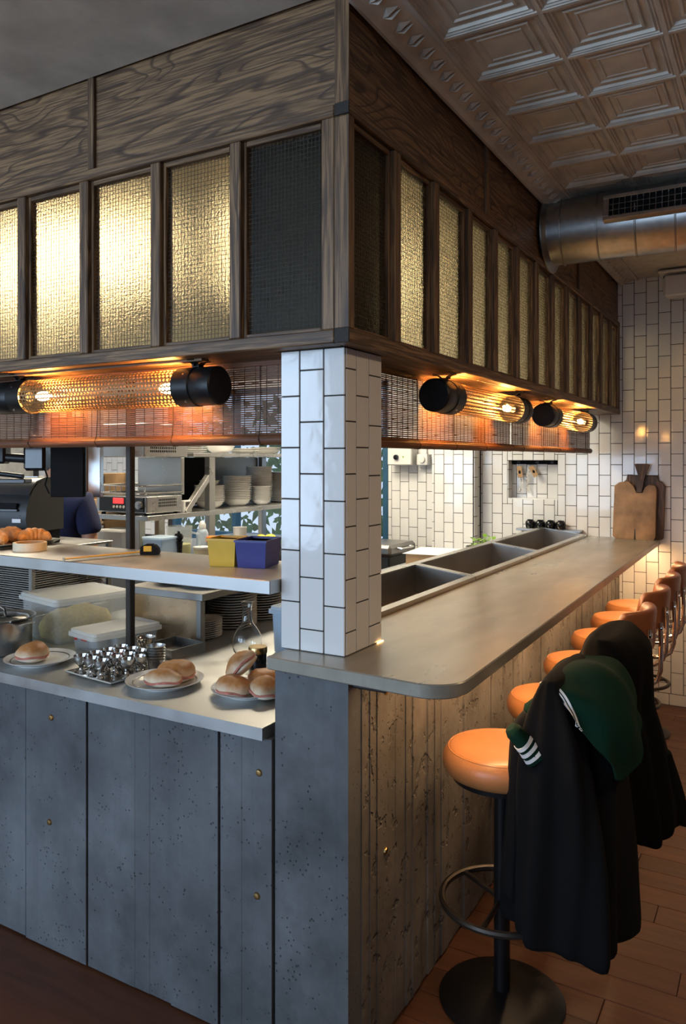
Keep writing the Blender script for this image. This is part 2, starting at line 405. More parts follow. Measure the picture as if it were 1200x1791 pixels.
for k in range(58):   # embossed leaf ornament
    y = -.9+k*.08
    for s_ in (-1, 1):
        cor.add([(.085, y, CEIL-.0435), (.110, y+s_*.028, CEIL-.0355), (.138, y+s_*.008, CEIL-.0275), (.108, y+s_*.010, CEIL-.048)], [(0, 1, 3), (1, 2, 3), (0, 3, 2)])
cor.build('cornice', 'tin', ce, 20)
# ---- walls off to the sides, and the street wall behind the camera with its three windows
struct('wall_left', MB().box((-6.3, -5, 0), (-6.2, 4.2, CEIL)), 'kwall')
struct('wall_right', MB().box((3.6, -5, 0), (3.7, 4.2, CEIL)), 'rwall')
wf = MB().box((-6.2, -5.1, 0), (3.6, -5, .7)).box((-6.2, -5.1, 2.8), (3.6, -5, CEIL))
xs = [-6.2, -4.95, -3.05, -2.55, -.65, -.15, 1.75, 3.6]
for a, b in zip(xs[::2], xs[1::2]): wf.box((a, -5.1, .7), (b, -5, 2.8))
struct('wall_front', wf, 'rwall')
for n, (a, b) in enumerate(zip(xs[1::2], xs[2::2])):
    fr = MB()
    for q in (a, (a+b)/2-.02, b-.04): fr.box((q, -5.08, .7), (q+.04, -5.02, 2.8))
    fr.box((a, -5.08, .7), (b, -5.02, .75)).box((a, -5.08, 2.75), (b, -5.02, 2.8))
    wo = struct('window_%d' % (n+2), fr, 'bluefr')
    MB().box((a, -5.052, .75), (b, -5.048, 2.75)).build('pane', 'pane', wo)
# ---- back wall: dark grout bed with white tiles set vertically in half bond
YB = 3.75
NX0, NX1, NZ0, NZ1 = -.751, -.38, 1.357, 1.64      # niche
wb = MB()
wb.box((NX1, YB, 0), (3.6, YB+.1, CEIL)).box((-.97, YB, 0), (NX0, YB+.1, CEIL)).box((NX0, YB, 0), (NX1, YB+.1, NZ0)).box((NX0, YB, NZ1), (NX1, YB+.1, CEIL))
wb.box((NX0, YB+.095, NZ0-.05), (NX1, YB+.2, NZ1+.05))
wb.box((-1.302, 3.62, 0), (-.971, YB+.1, CEIL))                     # pier
WX0, WX1, WZ0, WZ1 = -4.15, -1.80, .92, 2.3                        # kitchen window opening
wb.box((-6.2, 3.87, 0), (WX0, 3.97, CEIL)).box((WX1, 3.87, 0), (-1.302, 3.97, CEIL)).box((WX0, 3.87, 0), (WX1, 3.97, WZ0)).box((WX0, 3.87, WZ1), (WX1, 3.97, CEIL))
wall_b = struct('wall_back', wb, 'grout')
TW, TH, G = .0776, .1465, .0038
full = MB().box((-TW/2+G/2, 0, -TH/2+G/2), (TW/2-G/2, .008, TH/2-G/2), .0014).mesh('tile', 'tile')
rest = MB()
def tiles(y, x0, x1, z0, z1, xs0, vis, holes=()):
    """half-bond vertical tiles on a wall facing -Y at y, clipped to the rectangle"""
    k0 = math.floor((x0-xs0)/TW)
    for k in range(k0, int((x1-xs0)/TW)+2):
        a, b = max(x0, xs0+k*TW), min(x1, xs0+(k+1)*TW)
        if b-a < .012: continue
        zb = 2.71-(TH/2 if k % 2 else 0)-20*TH
        for r in range(24):
            c, d = max(z0, zb+r*TH), min(z1, zb+(r+1)*TH)
            if d-c < .012: continue
            rects = [(a, b, c, d)]
            for (hx0, hx1, hz0, hz1) in holes:
                nr = []
                for (p, q, s, t) in rects:
                    if q <= hx0+.001 or p >= hx1-.001 or t <= hz0+.001 or s >= hz1-.001: nr.append((p, q, s, t)); continue
                    if p < hx0: nr.append((p, hx0, s, t)); p = hx0
                    if q > hx1: nr.append((hx1, q, s, t)); q = hx1
                    if s < hz0: nr.append((p, q, s, hz0))
                    if t > hz1: nr.append((p, q, hz1, t))
                rects = nr
            for (p, q, s, t) in rects:
                if q-p < .012 or t-s < .012: continue
                if vis(p, q, s, t):
                    if q-p > TW-.001 and t-s > TH-.001: link('tile', full, wall_b, ((p+q)/2, y-.008, (s+t)/2))
                    else: MB().box((p+G/2, y-.008, s+G/2), (q-G/2, y, t-G/2), .0014).build('tile', 'tile', wall_b)
                else: rest.box((p+G/2, y-.008, s+G/2), (q-G/2, y, t-G/2), .0014)
tiles(YB, -.957, 1.7, .078, CEIL-.005, .064, lambda p, q, s, t: q < .56 and (q > .06 or (1.05 < t and s < 1.8)), [(NX0, NX1, NZ0, NZ1)])
tiles(YB+.095, NX0, NX1, NZ0, NZ1, .064, lambda *a: True)
tiles(3.62, -1.302, -.971, 0, CEIL, -.971, lambda p, q, s, t: 1.0 < t and s < 1.8)
tiles(3.87, -1.80, -1.302, 0, CEIL, -1.302, lambda p, q, s, t: 1.0 < t and s < 1.8)
tiles(3.87, -6.1, WX0-.06, .9, 2.6, -4.2, lambda *a: False)
tiles(3.87, WX0, WX1, WZ1, CEIL, -4.2, lambda *a: False); tiles(3.87, WX0, WX1, 0, WZ0, -4.2, lambda *a: False)
# pier return and niche reveal tiles
for r in range(20):
    z = .05+r*TH
    for kk, (a, b) in enumerate(((3.625, 3.70), (3.70, 3.745))):
        zz = z+(TH/2 if kk else 0)
        m_ = MB().box((-.971, a, zz+G/2), (-.963, b-G/2, zz+TH-G/2), .0014)
        m_.build('tile', 'tile', wall_b) if 1.0 < zz < 1.8 else rest.add(m_.v, m_.f)
for z, zt_ in ((NZ0, NZ0+.07), (NZ0+.07, NZ0+.2165), (NZ0+.2165, NZ1)): MB().box((NX0, YB-.006, z+.0015), (NX0+.007, YB+.094, zt_-.0015), .0014).build('tile', 'tile', wall_b)
MB().box((NX0, YB-.004, NZ0-.003), (NX1, YB+.094, NZ0+.006), .0014).build('niche_ledge', 'tile', wall_b)
for k in range(12): MB().box((.06+k*.152, YB-.008, .003), (.06+k*.152+.149, YB, .075), .0014).build('tile', 'tile', wall_b)
tag(rest.build('tile_field', 'tile', wall_b), kind='stuff')
# ---- blue framed kitchen window with panes and greenery outside
fr = MB()
for q in (WX0, -3.42, -2.6, WX1-.05): fr.box((q, 3.86, WZ0), (q+.05, 3.94, WZ1), .004)
fr.box((WX0, 3.86, WZ0), (WX1, 3.94, WZ0+.05), .004).box((WX0, 3.86, WZ1-.05), (WX1, 3.94, WZ1), .004).box((WX0-.0, 3.82, WZ0-.02), (WX1, 3.9, WZ0+.004), .004)
win = struct('window_1', fr, 'bluefr')
for a, b in ((WX0+.05, -3.42), (-3.37, -2.6), (-2.55, WX1-.05)): MB().box((a, 3.897, WZ0+.05), (b, 3.903, WZ1-.05)).build('pane', 'pane', win)
hedge = MB()
for k in range(1800):
    x, y, z = random.uniform(-6.5, -.9), random.uniform(4.9, 5.5), random.uniform(0, 2.3); a = random.uniform(0, 6.3); s_ = random.uniform(.05, .11)
    d = Vector((math.cos(a), random.uniform(-.5, .5), math.sin(a)))*s_; e = Vector((-d.z, random.uniform(-.03, .03), d.x))*.5
    p = Vector((x, y, z)); hedge.add([p-d, p+e, p+d, p-e], [(0, 1, 2, 3)])
tag(hedge.build('hedge', 'leaf'), 'green hedge leaves outside the blue framed kitchen window', 'hedge', kind='stuff')

# ================================================================== TILED PILLAR
pl = thing('tiled_pillar', 'square pillar clad in glossy white tiles on the bar corner', 'pillar')
Z0, Z1 = 1.109, 1.957
MB().box((-.2088, .0032, Z0), (-.0032, .2188, Z1)).build('grout_core', 'grout', pl)
lines = {0: [1.13-.03+.145*k for k in range(8)]}
def pil(face, cols, offs):
    for (a, b), o in zip(cols, offs):
        zb = o-.1455*2
        for r in range(12):
            c, d = max(Z0, zb+r*.1455), min(Z1, zb+(r+1)*.1455)
            if d-c < .01: continue
            if face == 'f': m_ = MB().box((a+.0019, 0, c+.0018), (b-.0019, .008, d-.0018), .0014)
            elif face == 'r': m_ = MB().box((-.008, a+.0019, c+.0018), (0, b-.0019, d-.0018), .0014)
            else: m_ = MB().box((-.212, a+.0019, c+.0018), (-.204, b-.0019, d-.0018), .0014)
            m_.build('tile', 'tile', pl)
pil('f', [(-.212, -.147), (-.147, -.068), (-.068, 0)], [1.246, 1.172, 1.243])
pil('r', [(.0082, .067), (.067, .142), (.142, .222)], [1.172, 1.246, 1.165])
pil('l', [(.0082, .067), (.067, .142), (.142, .222)], [1.172, 1.246, 1.172])
pil('b', [], [])
# ================================================================== GLAZED OAK SCREENS ABOVE THE HATCH
YF, XR = -.065, .05
ZB0, ZB1, ZT0, ZT1 = 1.958, 1.995, 2.56, 2.592
def wires(w_, h_):
    m_ = MB(); n1, n2 = int(w_/.0125), int(h_/.0125)
    for k in range(1, n1): q = -w_/2+w_*k/n1; m_.box((q-.0005, -.0005, -h_/2), (q+.0005, .0005, h_/2))
    for k in range(1, n2): q = -h_/2+h_*k/n2; m_.box((-w_/2, -.0012, q-.0005), (w_/2, -.0004, q+.0005))
    return m_
def screen(name, label, edges, place, long_ax, stile_w, extra):
    """edges: list of (a,b) stile/mullion spans along the run; place(u0,u1,d0,d1,z0,z1)->box corners (d = depth behind face)"""
    sc = thing(name, label, 'wood screen')
    L0, L1 = edges[0][0], edges[-1][1]; ax = 'oak'+long_ax
    MB().box(*place(L0, L1, 0, .055, ZB0, ZB1), .003).build('bottom_rail', ax, sc)
    MB().box(*place(L0, L1, 0, .055, ZT0, ZT1), .003).build('top_rail', ax, sc)
    for a, b in edges: MB().box(*place(a, b, .002, .055, ZB1, ZT0), .003).build('mullion', 'oakZ', sc)
    for (a, b), (c, d) in zip(edges, edges[1:]):
        MB().box(*place(b, b+.010, .018, .05, ZB1, ZT0), .002).build('glazing_bead', 'oakZ', sc); MB().box(*place(c-.010, c, .018, .05, ZB1, ZT0), .002).build('glazing_bead', 'oakZ', sc)
        MB().box(*place(b+.01, c-.01, .018, .05, ZB1, ZB1+.012), .002).build('glazing_bead', ax, sc); MB().box(*place(b+.01, c-.01, .018, .05, ZT0-.016, ZT0), .002).build('glazing_bead', ax, sc)
        g = MB().box(*place(b+.009, c-.009, .031, .036, ZB1+.011, ZT0-.015)).build('pane', 'wglass', sc)
        wm = wires(c-b-.02, ZT0-ZB1-.03); uu = (b+c)/2
        if long_ax == 'X': wm.xf(T(uu, YF+.030, (ZB1+ZT0)/2-.002))
        else: wm.xf(T(XR-.030, uu, (ZB1+ZT0)/2-.002) @ Rz(PI/2))
        wm.build('wire_mesh', 'wire', g)
    pa = [L0]+extra+[L1]
    for a, b in zip(pa, pa[1:]): MB().box(*place(a+.0015, b-.0015, .014, .04, ZT1-.005, CEIL-.002), .002).build('upper_panel', 'oak_panel'+long_ax, sc)
    for q in extra: MB().box(*place(q-.014, q+.014, .002, .04, ZT1, CEIL-.002), .002).build('batten', 'oakZ', sc)
    return sc
cs = [-2.82, -2.505, -2.195, -1.88, -1.57, -1.261, -.951, -.636, -.3285]
eF = [(c-.02, c+.02) for c in cs]+[(-.037, .004)]
sF = screen('glazed_oak_screen', 'dark oak screen with brightly lit wired glass panes above the kitchen pass', eF, lambda a, b, d0, d1, z0, z1: ((a, YF+d0, z0), (b, YF+d1, z1)), 'X', .04, [-1.85, -.917])
cy = [.236, .530, .842, 1.13, 1.42, 1.71, 2.0, 2.29, 2.58, 2.87, 3.16, 3.45]
eR = [(-.0605, -.030)]+[(c-.021, c+.021) for c in cy]+[(3.70, 3.738)]
sR = screen('glazed_oak_screen', 'dark oak screen with gold glowing wired glass panes receding above the bar', eR, lambda a, b, d0, d1, z0, z1: ((XR-d0, a, z0), (XR-d1, b, z1)), 'Y', .04, [1.03, 2.55])
MB().box((.0055, YF, 1.997), (.0495, YF+.003, 2.555), .001).build('end_stile', 'oakZ', sR)
MB().box((.0055, YF-.0005, ZB0), (.0495, YF+.004, ZB1+.002), .001).build('rail_end', 'endgrain', sR); MB().box((.0055, YF-.0005, ZT0), (.0495, YF+.004, ZT1), .001).build('rail_end', 'endgrain', sR)
MB().box((.0055, YF, ZT1), (.0495, YF+.004, CEIL-.002), .001).build('end_stile', 'oakZ', sR)
MB().box((-2.85, YF+.056, ZB0), (-.225, .165, ZB0+.022), .002).build('soffit_board', 'oakX', sF)
MB().box((-.225, YF+.056, ZB0), (-.006, -.002, ZB0+.02), .002).build('soffit_board', 'oakX', sF)
MB().box((-.165, .225, ZB0), (-.006, 3.735, ZB0+.022), .002).build('soffit_board', 'oakY', sR)
MB().box((-1.6, -.005, ZB0-.008), (-.5, .03, ZB0), .001).build('soffit_batten', 'oakX', sF)
MB().box((-6.2, -5, CEIL-.012), (.05, YF, CEIL+.01)).build('tin_field', 'tin', ce)
tag(MB().box((-.37, .03, 1.985), (-.03, .27, CEIL)).build('pillar_head', 'blackmat'), 'dark boxed column behind the corner panes above the pillar', 'column')

# ================================================================== CONCRETE COUNTER BASE
cb = thing('concrete_counter_base', 'board marked grey concrete base under the pass and bar', 'counter base')
def strips(edges, base, seed, fin=False):
    rr = random.Random(seed); pts = []
    for a, b in zip(edges, edges[1:]):
        d = base+rr.choice((0, .0018, .0034, .005)); pts += [(a+.0015, d), (b-.0015, d), ] 
        pts += [] if b == edges[-1] else ([(b-.0019, d-.003), (b+.0012, d-.003)] if fin and rr.random() < .6 else [])
    return pts
def cpanel(edges, z1, mat, side, seed, face):
    p = strips(edges, 0, seed, side != 'f'); L0, L1 = edges[0]+.0015, edges[-1]-.0015
    if side == 'f': poly = [(u, face+d) for u, d in p]+[(L1, face+.07), (L0, face+.07)]
    else: poly = [(face-d, u) for u, d in p]+[(face-.07, L1), (face-.07, L0)]
    return MB().prism(poly, 0, z1).build('concrete_panel', mat, cb, 20)
fp = [cpanel([-2.7, -2.4, -2.1, -1.8, -1.55, -1.345, -1.238], .868, 'conc', 'f', 1, YF),
      cpanel([-1.232, -1.07, -1.02, -.934], .868, 'conc', 'f', 2, YF),
      cpanel([-.928, -.806, -.72, -.659, -.57, -.498, -.387], .868, 'conc', 'f', 3, YF),
      cpanel([-.381, -.303, -.26, -.196], .868, 'conc', 'f', 4, YF)]
pier = cpanel([-.190, -.10, .013, .0485], 1.072, 'conc', 'f', 5, YF+.001)
ed = [.005, .05, .1, .165, .22, .287, .33, .40, .45, .501, .56, .624]
sp = [cpanel(ed, 1.072, 'conc_r', 's', 6, XR)]
st = [.63, .70, .77, .84, .915]; sp.append(cpanel(st, 1.072, 'conc_r', 's', 7, XR))
y = .918; k = 0
while y < 3.6:
    n_ = 5; w_ = min(.7, 3.745-y); sp.append(cpanel([y+w_*i/n_ for i in range(n_+1)], 1.072, 'conc_r', 's', 20+k, XR)); y += w_+.002; k += 1
MB().box((-2.7, .005, 0), (-.2, .06, .868)).build('backing', 'conc', cb)
bolt = MB().lathe([(.0005, 0), (.011, 0), (.011, .003), (.0085, .007), (.004, .008), (.0005, .008)], 8).xf(Rx(PI/2)).mesh('bolt', 'brass')
for pn, x, z in ((fp[3], -.240, .769), (fp[3], -.247, .421), (fp[1], -1.101, .78), (fp[1], -1.11, .426)): link('bolt', bolt, pn, (x, YF+.002, z))
boltr = MB().lathe([(.0005, 0), (.011, 0), (.011, .003), (.0085, .007), (.004, .008), (.0005, .008)], 8).xf(Ry(PI/2)).mesh('bolt', 'brass')
for y, z in ((.149, .529), (.153, .985)): link('bolt', boltr, sp[0], (XR-.003, y, z))
# ================================================================== BAR TOP
bt = thing('bar_countertop', 'mottled zinc bar top with rounded corner in front of the stools', 'bar top')
BZ0, BZ1 = 1.073, 1.109
def arc(cx, cy_, r, a0, a1, n): return [(cx+r*math.cos(a0+(a1-a0)*k/n), cy_+r*math.sin(a0+(a1-a0)*k/n)) for k in range(n+1)]
p1 = [(-.192, -.095)]+[(.20, -.118)]+arc(.272, -.028, .095, -PI/2-.02, -.01, 12)+[(.335, 1.778), (-.158, 1.778), (-.158, .24), (-.192, .24)]
p2 = [(-.158, 1.781), (.335, 1.781), (.307, 3.740), (-.158, 3.740)]
def slab(poly, name):
    m_ = MB(); c = .003
    cx = sum(p[0] for p in poly)/len(poly); cyy = sum(p[1] for p in poly)/len(poly)
    ins = []
    n = len(poly)
    for i, p in enumerate(poly):
        a, b = Vector(poly[i-1]), Vector(poly[(i+1) % n]); t = (b-a).normalized(); ins.append((p[0]-t.y*c, p[1]+t.x*c))
    m_.loft([[(x, y_, BZ0) for x, y_ in ins], [(x, y_, BZ0+c) for x, y_ in poly], [(x, y_, BZ1-c) for x, y_ in poly], [(x, y_, BZ1) for x, y_ in ins]])
    return m_.build(name, 'zinc', bt, 20)
slab(p1, 'slab'); slab(p2, 'slab')
MB().box((-.158, 1.7775, BZ0+.004), (.33, 1.7815, BZ1-.001)).build('seam', 'brownpad', bt)
MB().box((.052, -.05, 1.046), (.150, .02, 1.0728), .003).build('bracket', 'black', bt)
led = thing('led_strip', 'warm glowing light strip under the bar top edge', 'light strip')
MB().box((.243, .05, 1.064), (.267, 3.70, 1.0728)).build('channel', 'steel_d', led)
MB().box((.246, .055, 1.061), (.264, 3.695, 1.0642)).build('diffuser', 'led', led)
# ---- glowing sliver standing in for a glint at the pillar foot, not a lamp
tag(MB().box((.002, .185, 1.1092), (.006, .222, 1.1125), .0008).build('glint_sliver', 'glow'), 'small glowing sliver standing in for a glint at the foot of the tiled pillar', 'light strip')
# ================================================================== INGREDIENT TRAYS sunk along the bar
def tray(y0, y1, label):
    t = thing('ingredient_tray', label, 'tray', group='steel trays along the bar')
    x0, x1, zf, zb_ = -.475, -.160, 1.126, 1.166
    def zz(x): return zf+(zb_-zf)*(x1-x)/(x1-x0)
    def beam(xa, xb, ya, yb, h=.018):
        return [(xa, ya, zz(xa)-h), (xb, ya, zz(xb)-h), (xb, yb, zz(xb)-h), (xa, yb, zz(xa)-h)], [(xa, ya, zz(xa)), (xb, ya, zz(xb)), (xb, yb, zz(xb)), (xa, yb, zz(xa))]
    rim = MB()
    for xa, xb, ya, yb in ((x0, x0+.03, y0, y1), (x1-.03, x1, y0, y1), (x0+.03, x1-.03, y0, y0+.022), (x0+.03, x1-.03, y1-.022, y1)): rim.loft(list(beam(xa, xb, ya, yb)))
    rim.build('rim', 'rimsteel', t)
    a, b, c, d = x0+.03, x1-.03, y0+.022, y1-.022; zfl = 1.03
    for nm, q in (('back_wall', [(a, c), (a, d)]), ('front_wall', [(b, c), (b, d)]), ('end_wall', [(a, c), (b, c)]), ('end_wall', [(a, d), (b, d)])):
        m_ = MB(); (xa, ya), (xb, yb) = q; th = .003; nx, ny = (th, 0) if xa == xb else (0, th)
        m_.loft([[(xa-nx, ya-ny, zfl), (xb-nx, yb-ny, zfl), (xb-nx, yb-ny, zz(xb)-.004), (xa-nx, ya-ny, zz(xa)-.004)], [(xa+nx, ya+ny, zfl), (xb+nx, yb+ny, zfl), (xb+nx, yb+ny, zz(xb)-.004), (xa+nx, ya+ny, zz(xa)-.004)]])
        m_.build(nm, 'tray', t)
    fl_ = MB().box((a, c, zfl-.004), (b, d, zfl)); fl_.build('tray_floor', 'tray', t)
    ho = MB()
    yy = c+.03
    while yy < d-.02:
        for i in range(7): ho.lathe([(.0075, zfl), (.0075, zfl+.0006)], 8, (a+.03+i*.033, yy, 0))
        yy += .036
    tag(ho.build('perforations', 'blackmat', t), kind='stuff')
tray(.44, 1.455, 'nearest sunken steel tray on the bar beside the tiled pillar')
tray(1.46, 2.525, 'middle sunken steel tray on the bar')
tray(2.53, 3.655, 'farthest sunken steel tray on the bar near the white back wall')
bk = thing('tray_housing', 'steel housing below the sunken trays on the kitchen side', 'housing')
MB().box((-.47, .44, .12), (-.20, 3.66, 1.0), .004).build('body', 'steel_d', bk); MB().box((-.45, .46, 0), (-.22, 3.64, .12)).build('plinth', 'blackmat', bk)
MB().box((-.20, .44, .5), (-.165, 3.66, 1.07), .002).build('front_support', 'steel_d', bk)
# ================================================================== STEEL PASS COUNTER and SHELF
pc = thing('steel_pass_counter', 'stainless steel pass counter holding sandwiches and cups', 'counter')
MB().prism([(-2.9, -.088), (-.213, -.088), (-.213, .36), (-.488, .36), (-.488, 1.35), (-1.80, 1.35), (-1.80, .84), (-2.15, .84), (-2.15, .36), (-2.9, .36)], .870, .905).build('worktop', 'steel_w', pc)
MB().box((-2.7, .10, 0), (-.25, .34, .869)).build('carcass', 'steel_d', pc); MB().box((-1.75, .34, 0), (-.5, 1.3, .869)).build('carcass', 'steel_d', pc)
ps = thing('steel_pass_shelf', 'raised stainless steel shelf on dark poles above the pass counter', 'shelf')
MB().box((-2.9, -.05, 1.268), (-.2135, .318, 1.308), .002).build('shelf_board', 'steel_w', ps)
for x in (-1.14, -2.6): MB().box((x-.0135, .32, .9055), (x+.0135, .347, 1.957), .003).build('pole', 'pole', ps)
MB().box((-.245, .20, .9055), (-.218, .225, 1.268), .003).build('pole', 'pole', ps)

# ================================================================== ADDED DINING FILL LIGHTS over the aisle, brightening pillar and bar side
for i, (x, y) in enumerate(((2.1, -.9), (2.1, 1.4))):
    t = thing('added_downlight', ['added round fill light over the aisle near the street', 'added round fill light over the aisle near the back wall'][i], 'light', (x, y, 0), 0, 'added dining fill lights')
    MB().lathe([(.16, 2.842), (.18, 2.842), (.18, CEIL-.002), (.16, CEIL-.002), (.16, 2.842)], 32, cap=False).build('trim', 'black', t)
    MB().lathe([(.0005, 2.870), (.16, 2.870), (.16, 2.876), (.0005, 2.876)], 32).build('diffuser', emit('added_downlight_diffuser', (1, .70, .42), 3) if i == 0 else bpy.data.materials['added_downlight_diffuser'], t)
    l = area('added_downlight_fill', (x, y, 2.838), (0, 0, 0), .28, .28, 16, (1, .70, .42))
# ================================================================== BAMBOO BLINDS
def blind(label, u0, u1, zt, zb, axis, w0, seed, fold=True):
    """slatted roll blind hanging along X (axis 0, at Y=w0) or along Y (axis 1, at X=w0)"""
    rr = random.Random(seed); bl = thing('bamboo_blind', label, 'blind', group='brown bamboo blinds')
    def P(u, d, z): return (u, w0+d, z) if axis == 0 else (w0-d, u, z)
    def B(m_, ua, ub, d0, d1, za, zb_): m_.box(P(ua, d0, za), P(ub, d1, zb_))
    sl = MB(); z = zt
    while z > zb+.035:
        h = rr.uniform(.0048, .0058); dd = rr.uniform(-.0006, .0006)
        B(sl, u0+rr.uniform(0, .004), u1-rr.uniform(0, .004), dd, dd+.0014, z-h, z); z -= h+rr.uniform(.0009, .0019)
    tag(sl.build('slats', 'bamboo', bl), kind='stuff')
    ro = MB(); R_ = .0165
    for k in range(22):
        a = 2*PI*k/22; r_ = R_+rr.uniform(-.001, .001); cz = zb+R_; 
        ring = []
        for s_ in (u0, u1):
            ring.append([P(s_, r_*math.cos(a+q)+(ri), cz+r_*math.sin(a+q)) for q, ri in ((-.13, 0), (.13, 0))]+[P(s_, .8*r_*math.cos(a+q), cz+.8*r_*math.sin(a+q)) for q in (.13, -.13)])
        ro.loft(ring)
    tag(ro.build('rolled_slats', 'bamboo', bl), kind='stuff')
    st = MB(); u = u0+.02
    while u < u1-.01:
        B(st, u, u+.0008, -.0009, .0019, zb+.03, zt); u += .043
    tag(st.build('binding_threads', 'string', bl), kind='stuff')
    u = u0+.16
    while u < u1-.05:
        c = MB().tube([P(u, -.004, zt), P(u+.003, -.005, zb+.10), P(u-.002, -.006, zb+.035), P(u+.004, -.020, zb+.016), P(u+.008, -.012, zb-.001), P(u+.008, .012, zb+.0)], .0016, 6)
        c.build('cord', 'string', bl); u += .36
    MB().box(P(u0, -.006, zt), P(u1, .012, zt+.014)).build('headrail', 'bamboo', bl)
    return bl
blind('brown bamboo roll blind hanging above the kitchen pass left of the pillar', -2.7, -.235, 1.942, 1.694, 0, .136, 3)
blind('brown bamboo roll blind above the bar right beside the tiled pillar', .235, 1.868, 1.942, 1.688, 1, -.132, 4)
blind('brown bamboo roll blind above the bar nearest the white back wall', 1.885, 3.64, 1.942, 1.690, 1, -.132, 5)
# ================================================================== TUBULAR MESH LAMPS
def perf(L, R, nu, nv, hole=.40):
    m_ = MB(); du, dv = L/nu, 2*PI/nv
    def P(u, v): return (u, R*math.cos(v), R*math.sin(v))
    for j in range(nv):
        off = .5*du if j % 2 else 0
        for i in range(nu):
            uc, vc = (i+.5)*du+off-L/2, (j+.5)*dv
            O = [P(uc+a*du/2, vc+b*dv/2) for a, b in ((-1, -1), (0, -1), (1, -1), (1, 0), (1, 1), (0, 1), (-1, 1), (-1, 0))]
            I = [P(uc+hole*du*math.cos(t), vc+hole*dv*math.sin(t)) for t in [PI*1.25+k*PI/4 for k in range(8)]]
            m_.add(O+I, [(k, (k+1) % 8, 8+(k+1) % 8, 8+k) for k in range(8)])
    return m_
LR = .060
def mesh_lamp(L, cap0, cap1):
    """lamp along local X, centred, caps of given lengths at the -X and +X ends"""
    t = thing('tube_lamp', '', 'lamp', group='tubular mesh lamps')
    a, b = -L/2+cap0, L/2-cap1; mid = (a+b)/2; n = int((b-a)/.0158)
    g = perf(b-a, LR-.002, n, 26, .37).xf(T(mid, 0, 0)).build('mesh_guard', 'bronze', t); tag(g, kind='stuff')
    for s_, cl, x in ((-1, cap0, -L/2), (1, cap1, L/2)):
        m_ = MB().lathe([(.0005, 0), (LR-.006, 0), (LR-.001, -.004), (LR, -.010), (LR, -cl*.52), (LR-.002, -cl*.54), (LR+.002, -cl*.56), (LR+.002, -cl), (LR-.004, -cl), (LR-.004, -cl*.6), (.0005, -cl*.6)], 36, axis=0)
        if s_ < 0: m_.xf(Matrix.Diagonal((-1, 1, 1, 1)))
        c = m_.xf(T(x, 0, 0)).build('end_cap', 'black', t)
        for an in (.6, 2.4, 4.0, 5.4):
            sc_ = MB().lathe([(.0005, 0), (.004, 0), (.0035, .002), (.0005, .0025)], 8).xf(T(x-s_*cl*.7, -(LR+.002)*math.cos(an), (LR+.002)*math.sin(an)) @ Rx(PI/2+(-an if True else 0)))
            sc_.build('screw', 'chrome', c)
        cl_x = x-s_*cl*.6
        for sy in (-1, 1):   # spring clip hooks to the soffit
            pts = [(cl_x, sy*.010, LR-.002), (cl_x, sy*.013, LR+.008), (cl_x+.002, sy*.024, LR+.016), (cl_x+.004, sy*.042, LR+.0185)]
            h = MB()
            h.loft([[(p[0]-.013, p[1], p[2]), (p[0]+.013, p[1], p[2]), (p[0]+.013, p[1]+.001, p[2]+.003), (p[0]-.013, p[1]+.001, p[2]+.003)] for p in pts])
            h.build('clip', 'black', t)
        MB().tube([(cl_x, -.024, LR+.006), (cl_x, .024, LR+.006)], .003, 6).build('clip_bolt', 'black', t)
        bx = x-s_*(cl+.060)
        MB().lathe([(.0005, -.034), (.010, -.032), (.015, -.018), (.0165, 0), (.014, .02), (.009, .032), (.0005, .034)], 14, (bx, 0, 0), 0).build('bulb', 'bulb', t)
        MB().lathe([(.016, 0), (.018, .05)] if s_ < 0 else [(.018, 0), (.016, .05)], 14, (x-s_*cl*.6 if s_ < 0 else x-s_*cl*.6-.05, 0, 0), 0).build('bulb_socket', 'black', t)
    MB().tube([(a, .035, -.0), (b, .035, 0)], .004, 8).build('tie_rod', 'steel_d', t)
    return t
zl = 1.8755
lm = mesh_lamp(1.03, .165, .15); lm.location = (-.972, .033, zl)
lm['label'] = 'black tubular mesh lamp with two glowing bulbs above the kitchen pass'
l2 = dup(lm, (-.030, 1.195, zl), PI/2, 'black tubular mesh lamp above the bar beside the tiled pillar')
l3 = dup(lm, (-.030, 2.60, zl), PI/2, 'black tubular mesh lamp above the bar nearest the white back wall')
# ================================================================== DUCT and WALL UNIT
dc = thing('ventilation_duct', 'galvanised round ventilation duct under the tin ceiling', 'duct')
DY, DZ, DR = 1.91, 2.738, .152
MB().lathe([(DR, .052), (DR, 2.6), (DR-.004, 2.6), (DR-.004, .052)], 48, (0, DY, DZ), 0).build('duct_pipe', 'galv', dc)
sm = MB().lathe([(DR, 0), (DR+.006, .002), (DR+.006, .007), (DR, .009)], 48, axis=0).mesh('seam_ring', 'steel_d')
for k in range(14): link('seam_ring', sm, dc, (.115+k*.165, DY, DZ)).rotation_euler = (0, 0, .10)
MB().lathe([(DR+.003, 0), (DR+.035, 0), (DR+.035, .006), (DR+.003, .02)], 48, (.052, DY, DZ), 0).build('wall_collar', 'galv', dc)
gx0, gx1 = .335, 1.05; gm = T(0, DY-DR*1.035, DZ+.028) @ Rx(-.16)
gr = MB()
for a, b in (((gx0, -.022, -.058), (gx1, .03, -.040)), ((gx0, -.022, .040), (gx1, .03, .058)), ((gx0, -.022, -.04), (gx0+.025, .03, .04)), ((gx1-.025, -.022, -.04), (gx1, .03, .04))): gr.box(a, b, .002)
gr.xf(gm).build('register_frame', 'galv', dc)
MB().box((gx0, .004, -.045), (gx1, .01, .045)).xf(gm).build('register_void', 'blackmat', dc)
for k in range(26):
    x = gx0+.04+k*.0255
    if x < gx1-.03: MB().box((x, -.012, -.041), (x+.002, .006, .041)).xf(gm).build('vane', 'steel_d', dc)
